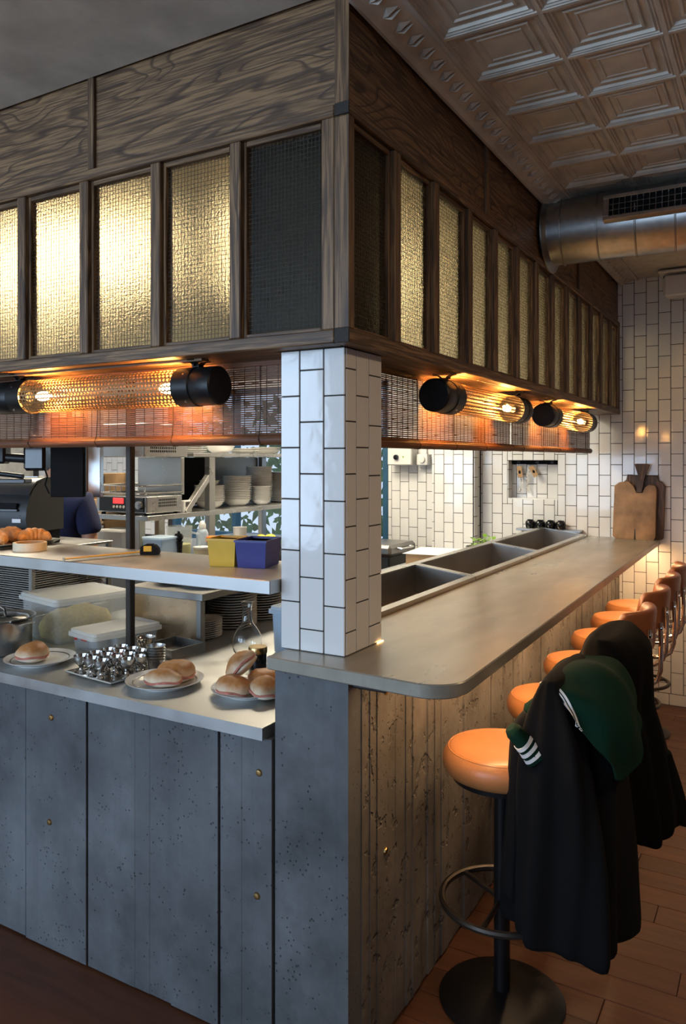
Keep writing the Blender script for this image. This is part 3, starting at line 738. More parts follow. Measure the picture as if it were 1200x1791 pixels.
for z in (-.014, .013): MB().box((gx0+.02, -.016, z), (gx1-.02, -.013, z+.002)).xf(gm).build('vane', 'galv', dc)
for x in (.5, 1.3, 2.1): MB().box((x-.012, DY-.004, DZ+DR-.004), (x+.012, DY+.004, CEIL)).build('hanger', 'galv', dc)
un = thing('wall_heater', 'white wall mounted unit on a bracket below the ceiling by the tiled wall', 'wall unit')
MB().box((.36, 3.52, 2.70), (.66, 3.64, 2.835), .01).build('casing', 'white', un)
MB().box((.325, 3.50, 2.848), (.68, 3.70, 2.868), .006).build('top_plate', 'white', un); MB().box((.345, 3.60, 2.835), (.66, 3.69, 2.85), .003).build('vent', 'grey2', un)
MB().box((.338, 3.64, 2.74), (.352, 3.742, 2.85), .003).build('bracket', 'white', un); MB().box((.46, 3.515, 2.745), (.468, 3.522, 2.775), .002).build('status_light', 'paper', un)
# ================================================================== CUTTING BOARDS leaning on the wall
def cut_board(label, mat, poly, th, loc, lean, wedge=None, cut=None):
    t = thing('cutting_board', label, 'cutting board', loc, group='old cutting boards on the bar')
    mt = Rx(lean)
    m_ = MB(); c = .004
    cx = sum(p[0] for p in poly)/len(poly); cz = sum(p[1] for p in poly)/len(poly)
    ins = [(p[0]+(cx-p[0])*.03, p[1]+(cz-p[1])*.03) for p in poly]
    m_.loft([[(x, 0, z) for x, z in ins], [(x, c, z) for x, z in poly], [(x, th-c, z) for x, z in poly], [(x, th, z) for x, z in ins]])
    m_.xf(mt).build('board_body', mat, t)
    if wedge: MB().prism(wedge, -.006, th+.004, 1).xf(mt).build('handle', 'board_d', t)
    if cut: MB().prism(cut, -.0008, .001, 1).xf(mt).build('crack', 'endgrain', t)
    return t
bw = .272
cut_board('front pale worn cutting board with dark wedge handle on the bar end', 'board', [(0, .02), (.02, 0), (.20, -.004), (.262, .0), (.272, .02), (.278, .34), (.268, .365), (.23, .372), (.205, .352), (.19, .315), (.15, .315), (.128, .365), (.10, .392), (.04, .384), (.008, .36)], .026, (.018, 3.636, 1.1098), -.075,
          [(.150, .318), (.185, .318), (.198, .40), (.205, .43), (.230, .505), (.222, .51), (.145, .51), (.138, .505), (.160, .43), (.158, .40)], [(.138, .0), (.150, .0), (.146, .07), (.142, .07)])
cut_board('dark cutting board leaning behind the pale one on the bar end', 'board_d', [(0, .012), (.012, 0), (.250, 0), (.262, .012), (.272, .36), (.25, .39), (.232, .395), (.222, .428), (.03, .436), (.022, .40), (.004, .385)], .026, (.072, 3.688, 1.1098), -.058)
# ================================================================== BAR STOOLS
def stool(label):
    t = thing('bar_stool', label, 'bar stool', group='tan leather bar stools')
    SZ = .78; r = .18
    prof = [(.0005, SZ-.010), (.06, SZ-.007), (.12, SZ-.0055), (.150, SZ-.006), (.160, SZ-.010), (.1615, SZ-.0125), (.163, SZ-.011), (.171, SZ-.020), (.178, SZ-.034), (.180, SZ-.050), (.177, SZ-.068), (.168, SZ-.082), (.155, SZ-.088), (.0005, SZ-.088)]
    cu = MB().lathe(prof, 48).build('seat', 'leather', t, 60)
    MB().tube([(.1618*math.cos(2*PI*k/48), .1618*math.sin(2*PI*k/48), SZ-.0105) for k in range(48)], .0017, 6, True).build('piping', 'leather', cu)
    MB().lathe([(.0005, SZ-.104), (.15, SZ-.104), (.152, SZ-.086), (.0005, SZ-.086)], 32).build('seat_pan', 'black', t)
    MB().lathe([(.0245, .03), (.0245, SZ-.10)], 24).build('column', 'black', t)
    MB().lathe([(.0005, 0), (.188, 0), (.190, .006), (.183, .012), (.12, .022), (.05, .034), (.0005, .036)], 40).build('base', 'black', t)
    N = 56; fr_ = []
    for k in range(N):
        a = 2*PI*k/N; fr_.append((.182*math.cos(a), .182*math.sin(a), .305))
    MB().tube(fr_, .0105, 8, True).build('foot_ring', 'pole', t)
    for a in (.6, .6+2*PI/3, .6+4*PI/3): MB().tube([(.02*math.cos(a), .02*math.sin(a), .305), (.178*math.cos(a), .178*math.sin(a), .305)], .008, 8).build('spoke', 'pole', t)
    # padded back wrapping the +X side, carried by two chrome tubes
    rings = []; A0 = math.radians(45); n = 26
    for k in range(n+1):
        a = -A0+2*A0*k/n; e = min(1, (1-abs(2*k/n-1))*5.0); e = math.sqrt(max(.02, 1-(1-e)**2))
        ring = []
        for q in range(20):
            b = 2*PI*q/20; cx_, cz_ = math.cos(b), math.sin(b)
            sx = abs(cx_)**.6*(1 if cx_ > 0 else -1); sz = abs(cz_)**.45*(1 if cz_ > 0 else -1)
            rr = .262+.025*sx*(.35+.65*e)+.012*max(0, sz)**2; z = .936+(.086*e+.004)*sz+.012*(1-e)*0
            ring.append((rr*math.cos(a), rr*math.sin(a)*.95, z))
        rings.append(ring)
    MB().loft(rings).build('backrest', 'leather_d', t, 60)
    for s_ in (-1, 1):
        y = s_*.085
        p = [(.06, y*.7, SZ-.112), (.17, y, SZ-.114), (.24, y, SZ-.104), (.278, y, SZ-.075), (.293, y, SZ-.03), (.295, y, .86), (.292, y, .955)]
        P = []
        for i in range(len(p)-1):
            for q in range(4): P.append(tuple(Vector(p[i]).lerp(Vector(p[i+1]), q/4)))
        P.append(p[-1])
        MB().tube(P, .0095, 10).build('back_tube', 'chrome', t, 60)
        MB().lathe([(.0005, 0), (.013, 0), (.012, .006), (.0005, .007)], 12).xf(T(.296, y, .93) @ Ry(PI/2)).build('tube_plate', 'chrome', t)
    return t
SP = [(.29, .46, -.08), (.30, 1.06, -.08), (.28, 1.64, -.12), (.27, 2.18, -.08), (.26, 2.68, -.04), (.255, 3.12, .05)]
SL = ['nearest tan leather bar stool with a charcoal coat on its back', 'second tan leather bar stool with a black jacket on its back', 'third tan leather bar stool from the camera with a bare brown back',
      'fourth tan leather bar stool from the camera with a bare brown back', 'fifth tan leather bar stool from the camera with a bare brown back', 'farthest tan leather bar stool beside the white tiled wall']
s0 = stool(SL[0])
for i, (x, y, a) in enumerate(SP):
    o = s0 if i == 0 else dup(s0, label=SL[i]); o.location = (x, y, 0); o.rotation_euler = (0, 0, a)
# ================================================================== GARMENTS over the stool backs
def drape(m_, levels, amp, k, seed, n=72, U=(.8667, .4988), tilt=.0):
    """levels: (cx, cy, z, half width along U, half depth, fold strength)"""
    rr = random.Random(seed); ph = [rr.uniform(0, 6.3) for _ in range(4)]; U_ = Vector((*U, 0)); V_ = Vector((-U[1], U[0], 0)); rings = []
    # smooth in between
    L = []
    for i in range(len(levels)-1):
        for q in range(4):
            f = q/4; p0 = levels[max(i-1, 0)]; p1 = levels[i]; p2 = levels[i+1]; p3 = levels[min(i+2, len(levels)-1)]
            L.append([.5*(2*b+(c-a)*f+(2*a-5*b+4*c-d)*f*f+(-a+3*b-3*c+d)*f**3) for a, b, c, d in zip(p0, p1, p2, p3)])
    L.append(list(levels[-1]))
    for cx, cyy, z, a, b, fs in L:
        ring = []
        for j in range(n):
            t = 2*PI*j/n; f = 1+amp*fs*(math.sin(k*t+ph[0]+z*2.5)+.6*math.sin((k*2+1)*t+ph[1]-z*4)+.4*math.sin(3*t+ph[2]+z*6))
            c_, s_ = math.cos(t), math.sin(t); c2 = abs(c_)**.8*(1 if c_ > 0 else -1); s2 = abs(s_)**.8*(1 if s_ > 0 else -1)
            p = U_*(a*c2*(.5+.5*f))+V_*(b*s2*f); ring.append((cx+p.x, cyy+p.y, z+.012*fs*math.sin(2*t+ph[3])))
        rings.append(ring)
    return m_.loft(rings)
ct = thing('wool_coat', 'charcoal wool coat hanging over the nearest bar stool', 'coat')
drape(MB(), [(.487, .445, 1.046, .175, .018, 0), (.487, .445, 1.036, .186, .036, .2), (.49, .44, .985, .190, .070, .4), (.498, .43, .90, .196, .108, .7), (.505, .42, .76, .200, .132, 1), (.51, .415, .60, .200, .146, 1), (.51, .412, .45, .202, .152, 1), (.511, .41, .355, .204, .154, 1), (.511, .41, .33, .19, .142, 1)], .15, 6, 11, 96, U=(0, 1)).build('coat_body', 'charcoal', ct, 70)
drape(MB(), [(.42, .35, .93, .03, .025, 0), (.405, .33, .88, .042, .036, .5), (.40, .32, .74, .045, .04, 1), (.395, .315, .58, .047, .042, 1), (.39, .31, .44, .050, .045, 1), (.39, .31, .415, .044, .04, 1)], .08, 4, 12, 40).build('sleeve', 'charcoal', ct, 70)
jk = thing('black_jacket', 'black hooded jacket hanging over the second bar stool', 'jacket')
drape(MB(), [(.497, 1.045, 1.040, .172, .018, 0), (.508, 1.045, 1.036, .19, .062, .2), (.522, 1.045, .985, .198, .106, .2), (.524, 1.045, .90, .194, .112, .4), (.53, 1.045, .80, .18, .105, 1), (.55, 1.045, .68, .172, .115, 1), (.568, 1.045, .54, .165, .12, 1), (.582, 1.045, .44, .16, .125, 1), (.586, 1.045, .385, .158, .122, 1.2), (.582, 1.045, .365, .145, .11, 1.2)], .13, 5, 21, 96, U=(0, 1)).build('jacket_body', 'blackcloth', jk, 70)
drape(MB(), [(.47, 1.03, 1.0, .02, .02, 0), (.47, 1.03, .985, .05, .05, .4), (.465, 1.03, .95, .068, .062, .6), (.455, 1.03, .90, .075, .07, .8), (.46, 1.03, .84, .07, .06, .8), (.47, 1.03, .80, .04, .04, .5)], .10, 4, 22, 48).build('hood', 'blackcloth', jk, 70)
drape(MB(), [(.66, 1.10, .62, .03, .04, 0), (.675, 1.105, .52, .045, .05, .8), (.695, 1.11, .42, .05, .05, 1), (.705, 1.115, .385, .045, .045, 1)], .08, 3, 23, 32).build('sleeve', 'blackcloth', jk, 70)
def patch(rows, nu=40, nv=28, wr=0., seed=1):
    rr = random.Random(seed); p0 = [rr.uniform(0, 6) for _ in range(3)]
    def cr(P, t):
        n = len(P)-1; i = min(int(t*n), n-1); f = t*n-i
        a, b, c, d = P[max(i-1, 0)], P[i], P[i+1], P[min(i+2, n)]
        return .5*((2*b)+(c-a)*f+(2*a-5*b+4*c-d)*f*f+(-a+3*b-3*c+d)*f**3)
    R_ = [[Vector(p) for p in r] for r in rows]; cache = {}
    def ev(u, v):
        return cr([cr(r, v) for r in R_], u)
    def full(u, v, off=0.):
        p = ev(u, v); e = .01; du = ev(min(1, u+e), v)-ev(max(0, u-e), v); dv = ev(u, min(1, v+e))-ev(u, max(0, v-e)); nrm = du.cross(dv).normalized()
        w_ = wr*(math.sin(9*u+5*v+p0[0])+.6*math.sin(17*v-6*u+p0[1])+.5*math.sin(13*u-9*v+p0[2]))
        return p+nrm*(w_+off)
    return full
def sheet(full, th, u0=0, u1=1, v0=0, v1=1, nu=36, nv=26, lift=0.):
    m_ = MB(); a = [[full(u0+(u1-u0)*i/nu, v0+(v1-v0)*j/nv, lift) for j in range(nv+1)] for i in range(nu+1)]
    b = [[full(u0+(u1-u0)*i/nu, v0+(v1-v0)*j/nv, lift-th) for j in range(nv+1)] for i in range(nu+1)]
    n = nv+1; fs = []; vs = [p for r in a for p in r]+[p for r in b for p in r]; K = (nu+1)*n
    for i in range(nu):
        for j in range(nv): fs += [(i*n+j, i*n+j+1, (i+1)*n+j+1, (i+1)*n+j), (K+i*n+j, K+(i+1)*n+j, K+(i+1)*n+j+1, K+i*n+j+1)]
    for i in range(nu):
        for j in (0, nv): fs.append((i*n+j, (i+1)*n+j, K+(i+1)*n+j, K+i*n+j))
    for j in range(nv):
        for i in (0, nu): fs.append((i*n+j, i*n+j+1, K+i*n+j+1, K+i*n+j))
    return m_.add(vs, fs)
JR = [[(0.408, 0.465, 0.952), (0.474, 0.319, 0.994), (0.53, 0.259, 0.982), (0.566, 0.245, 0.936)], [(0.451, 0.536, 1.006), (0.527, 0.349, 1.029), (0.588, 0.269, 0.976), (0.61, 0.247, 0.882)], [(0.51, 0.639, 1.023), (0.582, 0.416, 1.039), (0.638, 0.309, 0.962), (0.643, 0.266, 0.837)], [(0.569, 0.731, 0.986), (0.629, 0.523, 0.973), (0.679, 0.379, 0.918), (0.67, 0.293, 0.791)], [(0.607, 0.811, 0.872), (0.65, 0.651, 0.873), (0.688, 0.511, 0.855), (0.682, 0.392, 0.805)]]
jy = thing('striped_jersey', 'dark green jersey with white striped trim thrown over the charcoal coat', 'jersey')
JR = [[(x, y, z+.014) for x, y, z in r] for r in JR]
f_ = patch(JR, wr=.0075, seed=9)

sheet(f_, .008).build('jersey_body', 'green', jy, 70)
for u in (.0, .055):
    a = sheet(f_, .012, u, u+.032, 0, 1, 3, 26, .0025); a.build('stripe', 'stripe', jy, 70)
# rolled cuff of the sleeve with ribbed white stripes, lying on the seat edge
def cuff(c, d, r0, r1, L, n=20, sq=.5):
    d = Vector(d).normalized(); up = Vector((0, 0, 1)); s_ = d.cross(up).normalized(); u_ = s_.cross(d)
    def ring(t, r): return [Vector(c)+d*(L*t)+(s_*math.cos(2*PI*k/n)*r+u_*math.sin(2*PI*k/n)*r*sq)*(1+.07*math.sin(3*2*PI*k/n+t*5)) for k in range(n)]
    return ring
rg = cuff((.392, .226, .918), (.55, .25, -.72), .026, .036, .105, sq=.75)
MB().loft([rg(t, r) for t, r in ((0, .012), (.0, .022), (.15, .031), (.4, .033), (.7, .036), (1, .040))]).build('cuff', 'green', jy, 70)
for t in (.46, .64, .82): MB().loft([rg(t, .0355+.004*t), rg(t+.09, .0362+.005*t)]).build('cuff_stripe', 'stripe', jy, 70)
rg = cuff((.41, .30, .945), (.5, .42, .28), .03, .03, .12)
MB().loft([rg(t, r) for t, r in ((0, .010), (.1, .026), (.5, .038), (1, .03))]).build('sleeve', 'green', jy, 70)
# ================================================================== FOOD AND WARE ON THE PASS COUNTER
SC = .9055
def plate(label, loc, r, group='white plates with sandwiches'):
    t = thing('dinner_plate', label, 'plate', loc, 0, group); k = r/.125
    MB().lathe([(.0005, .003), (.070*k, .003), (.072*k, 0), (.078*k, 0), (.080*k, .004), (.115*k, .016), (r, .021), (r+.0005, .0225), (.120*k, .022), (.088*k, .0095), (.075*k, .0065), (.0005, .006)], 56).build('plate_body', 'china', t, 50)
    MB().lathe([(.0995*k, .0133*1.0), (.1015*k, .0148), (.1025*k, .0152), (.1005*k, .0142)], 56, (0, 0, .0012), cap=False).build('grey_band', 'band', t, 60)
    return t
plate('white plate holding one ham roll beside the metal pot', (-1.324, .068, SC), .125)
plate('white plate holding two ham rolls in the middle of the counter', (-.733, .086, SC), .127)
plate('white plate piled with four ham rolls beside the concrete pier', (-.437, .150, SC), .12)
def bun(label, loc, rx, ry, h, rz=0, tilt=(0, 0), seed=0, open_=.0):
    rr = random.Random(seed); ph = [rr.uniform(0, 6) for _ in range(3)]
    t = thing('ham_roll', label, 'ham roll', loc, rz, 'ham rolls on plates'); t.rotation_euler = (tilt[0], tilt[1], rz)
    def wob(d): return 1+.05*math.sin(2.3*d[0]*2+ph[0])+.04*math.sin(5*d[1]+ph[1])+.02*math.sin(9*d[2]+4*d[0]+ph[2])
    hb = h*.34
    MB().blob((0, 0, hb*.55), (rx*.97, ry*.97, hb*.62), 22, 10, wob).build('bottom_half', 'bunb', t, 60)
    m_ = MB().blob((0, 0, 0), (rx, ry, h*.62), 26, 14, lambda d: wob(d)*(1 if d[2] > -.15 else 1))
    m_.v = [(x, y, max(z, -h*.12)+h*.42+open_*(x/rx)*.0) for x, y, z in m_.v]; m_.build('top_half', 'bun', t, 60)
    hm = []
    n = 30
    for k, (f, dz) in enumerate(((.5, -.002), (1.04, -.0035), (1.05, .0025), (.5, .003))):
        hm.append([(rx*f*(.88+(f > .6)*.20*max(0, math.cos(2*PI*j/n+1.0+ph[2]*.1)))*(1+.05*math.sin(5*2*PI*j/n+ph[0])*(f > .6))*math.cos(2*PI*j/n), ry*f*(.88+(f > .6)*.20*max(0, math.cos(2*PI*j/n+1.0+ph[2]*.1)))*(1+.05*math.sin(7*2*PI*j/n+ph[1])*(f > .6))*math.sin(2*PI*j/n), h*.335+dz+.003*math.sin(4*2*PI*j/n)*(f > .6)) for j in range(n)])
    MB().loft(hm).build('ham_slice', 'ham', t, 60)
    return t
PZ = SC+.0075
bun('ham roll alone on the plate beside the metal pot', (-1.345, .052, PZ), .060, .055, .066, .5, seed=1)
bun('rear ham roll with a cracked crust on the middle plate', (-.722, .128, PZ), .066, .054, .064, .3, seed=2)
bun('front ham roll showing ham on the middle plate', (-.715, .060, PZ), .070, .045, .052, .15, (.0, -.06), seed=3)
bun('ham roll tilted up on top of the piled plate', (-.470, .178, PZ+.052), .058, .050, .062, .5, (-.15, -.75), seed=4)
bun('front ham roll on the piled plate', (-.455, .092, PZ), .060, .048, .060, .1, (.0, .10), seed=5)
bun('rear ham roll on the piled plate near the pier', (-.415, .205, PZ), .055, .050, .060, .8, seed=6)
bun('ham roll on the piled plate pressed against the pier', (-.360, .128, PZ), .052, .048, .060, .4, (.05, .12), seed=7)
# ---- polished cups on a tray
tr = thing('cup_tray', 'small polished steel tray under the egg cups', 'tray', (-.985, .118, SC), -.1)
MB().box((-.115, -.115, 0), (.115, .115, .004), .002).build('tray_base', 'mirror', tr)
MB().tube([(-.118, -.118, .008), (0, -.119, .008), (.118, -.118, .008), (.119, 0, .008), (.118, .118, .008), (0, .119, .008), (-.118, .118, .008), (-.119, 0, .008)], .005, 8, True).build('tray_rim', 'mirror', tr)
cup = MB().lathe([(.0005, .001), (.017, 0), (.018, .003), (.008, .010), (.0065, .018), (.010, .024), (.021, .034), (.0255, .050), (.0265, .060), (.0250, .060), (.0235, .050), (.018, .036), (.0005, .028)], 24).mesh('cup_body', 'mirror', 60)
k = 0
rows = ['front', 'second', 'third', 'rear']
for j in range(4):
    for i in range(4):
        if (i, j) in ((3, 0), (3, 3)): continue
        x, y = -.082+i*.055+random.uniform(-.003, .003), -.085+j*.055+random.uniform(-.003, .003); v = Rz(-.1) @ Vector((x, y, 0))
        o = link('egg_cup', cup, None, (-.985+v.x, .118+v.y, SC+.0045)); tag(o, 'polished egg cup, %s from the left in the %s row on the tray' % (('first', 'second', 'third', 'fourth')[i], rows[j]), 'egg cup', 'polished egg cups on the tray')
o = link('metal_cup', MB().lathe([(.0005, 0), (.022, 0), (.022, .003), (.010, .012), (.009, .030), (.020, .045), (.036, .070), (.0385, .086), (.037, .086), (.033, .070), (.0005, .046)], 28).mesh('metal_cup', 'mirror', 60), None, (-1.015, .285, SC)); tag(o, 'larger flared steel cup standing behind the egg cups', 'cup')
rk = MB().lathe([(.0005, 0), (.028, 0), (.029, .003), (.033, .030), (.0345, .031), (.0345, .033), (.032, .033), (.027, .005), (.0005, .004)], 32).mesh('ramekin', 'steel', 60)
for q in range(6): tag(link('ramekin', rk, None, (-.905, .225, SC+q*.0095)), 'brushed steel ramekin nested in the short stack beside the egg cups', 'ramekin', 'stacked steel ramekins')
pn_ = thing('shallow_pan', 'shallow dark steel pan behind the egg cups', 'pan', (-1.03, .43, SC), -.1)
MB().box((-.06, -.085, 0), (.11, .085, .004)).build('pan_base', 'steel_d', pn_)
for a, b in (((-.06, -.085, .004), (.11, -.081, .035)), ((-.06, .081, .004), (.11, .085, .035)), ((-.06, -.081, .004), (-.056, .081, .035)), ((.106, -.081, .004), (.11, .081, .035))): MB().box(a, b).build('pan_wall', 'steel_d', pn_)
# ---- food boxes
def foodbox(name, label, loc, rz, lx, ly, h, mat, lid, inside=None):
    t = thing(name, label, 'food box', loc, rz); tp = .93; w_ = .003
    def rect(f, z, ins=0): return [(sx*(lx/2*f-ins), sy*(ly/2*f-ins), z) for sx, sy in ((-1, -1), (1, -1), (1, 1), (-1, 1))]
    def rr_(f, z, ins=0, rad=.022):
        P = []; a, b = lx/2*f-ins, ly/2*f-ins
        for cx, cyy, a0 in ((a-rad, b-rad, 0), (-a+rad, b-rad, PI/2), (-a+rad, -b+rad, PI), (a-rad, -b+rad, 1.5*PI)):
            for q in range(5): P.append((cx+rad*math.cos(a0+q*PI/8), cyy+rad*math.sin(a0+q*PI/8), z))
        return P
    MB().loft([rr_(tp*.97, 0), rr_(tp, .006), rr_(1, h), rr_(1, h, w_), rr_(tp, .008, w_), rr_(tp*.97, .004, w_)]).build('tub', mat, t, 50)
    MB().loft([rr_(1, h-.016, -.010), rr_(1, h-.002, -.010), rr_(1, h-.002, -.004), rr_(1, h+.010, -.003), rr_(1, h+.013, .010), rr_(1, h+.008, .016), rr_(1, h+.008, .03)]).build('lid', lid, t, 50)
    return t
b1 = foodbox('food_box', 'tall frosted plastic box of grated cheese behind the ham roll', (-1.575, .45, SC), -.2, .30, .34, .175, 'pp', 'pplid')
def wob2(d): return (1.16/max(abs(d[0]), abs(d[1]), .75))**.9*(1+.10*max(0, d[2])*math.sin(5*d[0]+1)+.08*max(0, d[2])*math.sin(9*d[1]))
MB().blob((0, 0, .035), (.095, .112, .058), 32, 14, wob2).build('grated_cheese', 'noodle', b1, 60)
b2 = foodbox('food_box', 'low frosted plastic box with red print holding metal lids', (-1.275, .39, SC), -.2, .175, .30, .072, 'pp', 'pplid')
for z in (.046, .055): MB().box((-.005, -.1495, z), (.030, -.1465, z+.005), .0008).build('red_print', 'red', b2)
MB().box((-.060, -.1490, .042), (-.040, -.1460, .050), .0008).build('red_print', 'red', b2)
for q, (x, y) in enumerate(((-.02, -.07), (.02, .0), (-.015, .07))): MB().lathe([(.0005, 0), (.042, 0), (.042, .035), (.038, .037), (.0005, .037)], 24, (x, y, .008)).build('metal_lid', 'steel', b2)
foodbox('food_box', 'bluish plastic box partly hidden behind the tiled pillar', (-.59, .70, SC), 0, .17, .2, .17, 'ppblue', 'ppblue')
# ---- metal pot
pt = thing('metal_pot', 'round stainless pot at the left end of the pass counter', 'pot', (-1.60, .105, SC))
MB().lathe([(.0005, 0), (.108, 0), (.114, .006), (.116, .125), (.128, .132), (.130, .137), (.122, .137), (.110, .128), (.108, .012), (.0005, .010)], 40).build('pot_body', 'steel', pt, 50)
MB().lathe([(.0005, .146), (.05, .144), (.098, .136), (.106, .130), (.104, .127), (.0005, .138)], 40).build('pot_lid', 'mirror', pt, 50)
MB().tube([(-.03, 0, .144), (-.025, 0, .165), (0, 0, .172), (.025, 0, .165), (.03, 0, .144)], .005, 8).build('lid_handle', 'mirror', pt)
MB().box((.115, -.045, .122), (.165, .03, .128), .002).build('handle', 'mirror', pt)
# ---- carafe and jar
cf = thing('glass_carafe', 'empty clear glass carafe on the pass counter', 'carafe', (-.737, .538, SC))
o_ = [(.0005, 0), (.040, .001), (.052, .016), (.058, .045), (.055, .072), (.040, .100), (.024, .120), (.019, .140), (.018, .175), (.021, .196), (.0235, .200)]
MB().lathe(o_+[(r-.0022, z) for r, z in o_[::-1][:-2]]+[(.037, .005), (.0005, .005)], 40).build('carafe_body', 'glass', cf, 60)
jr = thing('spice_jar', 'small glass jar with a gold lid behind the piled ham rolls', 'jar', (-.585, .40, SC))
MB().lathe([(.0005, 0), (.029, 0), (.031, .004), (.031, .052), (.029, .056), (.0005, .056)], 28).build('jar_body', 'blackgloss', jr)
MB().lathe([(.0005, .056), (.033, .056), (.0335, .060), (.0335, .076), (.032, .079), (.0005, .079)], 28).build('jar_lid', 'gold', jr)
# ================================================================== THINGS ON THE RAISED SHELF
SH = 1.3085
def bin_(label, mat, c, rz, lx, ly, h):
    t = thing('parts_bin', label, 'bin', (*c, SH), rz, 'small plastic bins on the shelf')
    def R4(f, z, i=0): return [(sx*(lx/2*f-i), sy*(ly/2*f-i), z) for sx, sy in ((-1, -1), (1, -1), (1, 1), (-1, 1))]
    MB().loft([R4(.88, 0), R4(1, h), R4(1, h, .0025), R4(.88, .003, .0025)]).build('bin_body', mat, t, 20)
    MB().loft([R4(1, h-.006, -.0025), R4(1, h+.001, -.0025), R4(1, h+.001, .0025), R4(1, h-.006, .0)]).build('bin_lip', mat, t, 20)
bin_('empty yellow plastic bin on the raised shelf', 'yellow', (-.523, .150), .28, .095, .105, .088)
bin_('deep blue plastic bin beside the yellow one on the raised shelf', 'blue', (-.425, .185), .24, .105, .135, .086)
tm = thing('tape_measure', 'black and yellow tape measure pulled out across the raised shelf', 'tape measure', (-.935, .225, SH), .55)
MB().prism([(-.03, 0), (.032, 0), (.036, .006), (.034, .022), (.022, .034), (-.014, .036), (-.028, .030), (-.032, .010)], -.016, .016, 1).build('case', 'blackmat', tm, 20)
MB().box((-.020, -.0175, .010), (.012, .0175, .033), .003).build('yellow_band', 'yellow', tm)
MB().box((-.012, -.013, .034), (.014, .013, .038), .002).build('lock_button', 'blackmat', tm)
bl = MB().loft([[(x, y, z+.0025*(1 if abs(y) > .006 else 0)) for y in (-.0125, -.005, .005, .0125)]+[(x, y, z-.001+.0025*(1 if abs(y) > .006 else 0)) for y in (.0125, .005, -.005, -.0125)] for x, z in ((0, 0), (.10, 0), (.20, 0), (.285, 0))])
bl.xf(T(-.030, 0, .008) @ Rz(-PI/2-.28-.55)).build('blade', 'yellow', tm)
MB().box((-.001, -.008, -.010), (.001, .008, .004)).xf(T(-.030, 0, .0085) @ Rz(-PI/2-.28-.55) @ T(.286, 0, 0)).build('hook', 'chrome', tm)
rl = thing('masking_tape', 'roll of cream masking tape lying on the raised shelf', 'tape roll', (-1.415, .095, SH))
MB().lathe([(.052, 0), (.060, 0), (.060, .030), (.052, .030), (.052, 0)], 44, cap=False).build('tape_roll', 'cream', rl); MB().lathe([(.049, 0), (.052, 0), (.052, .0295), (.049, .0295), (.049, 0)], 44, cap=False).build('cardboard_core', 'card', rl)
pt_ = thing('pastry_tray', 'shallow steel tray of croissants on the raised shelf', 'tray', (-1.72, .17, SH))
MB().box((-.19, -.125, 0), (.19, .125, .005), .002).build('tray_base', 'steel', pt_)
MB().loft([[(sx*(.19+d), sy*(.125+d), z) for sx, sy in ((-1, -1), (1, -1), (1, 1), (-1, 1))] for d, z in ((0, .004), (.018, .016), (.030, .017), (.030, .019), (.016, .018), (-.002, .006))]).build('tray_rim', 'steel', pt_, 20)
def croissant(label, loc, rz, s_=1., seed=0):
    rr = random.Random(seed); P = []; R_ = []
    n = 30
    for k in range(n+1):
        t = k/n*2-1; a = t*1.25
        P.append((.062*math.sin(a)*s_, -.055*(1-math.cos(a))*s_, .030*s_*(1-abs(t)**3*.5))); seg = abs(math.sin(t*PI*3.2+.4))
        R_.append(max(.006, (.031*(1-abs(t)**2.2*.78))*(.87+.16*seg)*s_))
    o = MB().tube(P, R_, 14).build('croissant', 'croissant', None, 60); o.location = loc; o.rotation_euler = (0, 0, rz)
    return tag(o, label, 'croissant', 'croissants on the steel tray')
croissant('front croissant on the steel tray nearest the masking tape', (-1.63, .10, SH+.005), .35, 1.05, 1)
croissant('croissant on the steel tray at the left edge of the picture', (-1.745, .075, SH+.005), .2, 1.05, 2)
croissant('rear croissant on the steel tray behind the front one', (-1.68, .215, SH+.005), .1, 1.05, 3)
croissant('rear croissant on the steel tray with its tip pointing up', (-1.585, .24, SH+.005), 1.2, 1.0, 4)
# ================================================================== KITCHEN BEHIND THE PASS
for i, (x, y) in enumerate(KL):
    t = thing('ceiling_light_panel', ['square ceiling light panel behind the extraction hood', 'square ceiling light panel in the middle of the kitchen', 'square ceiling light panel above the cook', 'square ceiling light panel at the left side of the kitchen'][i], 'light', (x, y, 0), 0, 'kitchen ceiling light panels')
    for a, b in (((-.29, -.29, 2.862), (.29, -.265, CEIL)), ((-.29, .265, 2.862), (.29, .29, CEIL)), ((-.29, -.265, 2.862), (-.265, .265, CEIL)), ((.265, -.265, 2.862), (.29, .265, CEIL))): MB().box(a, b, .003).build('frame', 'white', t)
    MB().box((-.265, -.265, 2.868), (.265, .265, 2.876)).build('diffuser', 'panel_em', t)
for i, (x, y) in enumerate(UL):  # added fixtures that carry the ceiling-brightening uplights
    t = thing('added_uplight_fixture', ['added suspended fill light above the plate gantry', 'added suspended fill light at the left of the kitchen'][i], 'light', (x, y, 0), 0, 'added suspended fill lights')
    MB().box((-.47, -.085, 2.50), (.47, .085, 2.535), .004).build('housing', 'white', t); MB().box((-.455, -.07, 2.535), (.455, .07, 2.541)).build('diffuser', 'panel_em', t)
    for q in (-.4, .4): MB().tube([(q, 0, 2.535), (q, 0, CEIL)], .002, 6).build('cable', 'chrome', t)
hd = thing('extraction_hood', 'dark steel extraction hood seen blurred through the lit panes', 'hood')
MB().loft([[(x, y, z) for x, y in ((-1.72-d, .62-d), (-.92+d, .62-d), (-.92+d, 1.35+d), (-1.72-d, 1.35+d))] for z, d in ((2.06, .06), (2.16, .06), (2.42, -.12))]).build('canopy', 'steel_d', hd, 20)
MB().box((-1.45, .85, 2.40), (-1.2, 1.1, CEIL), .003).build('flue', 'steel_d', hd)
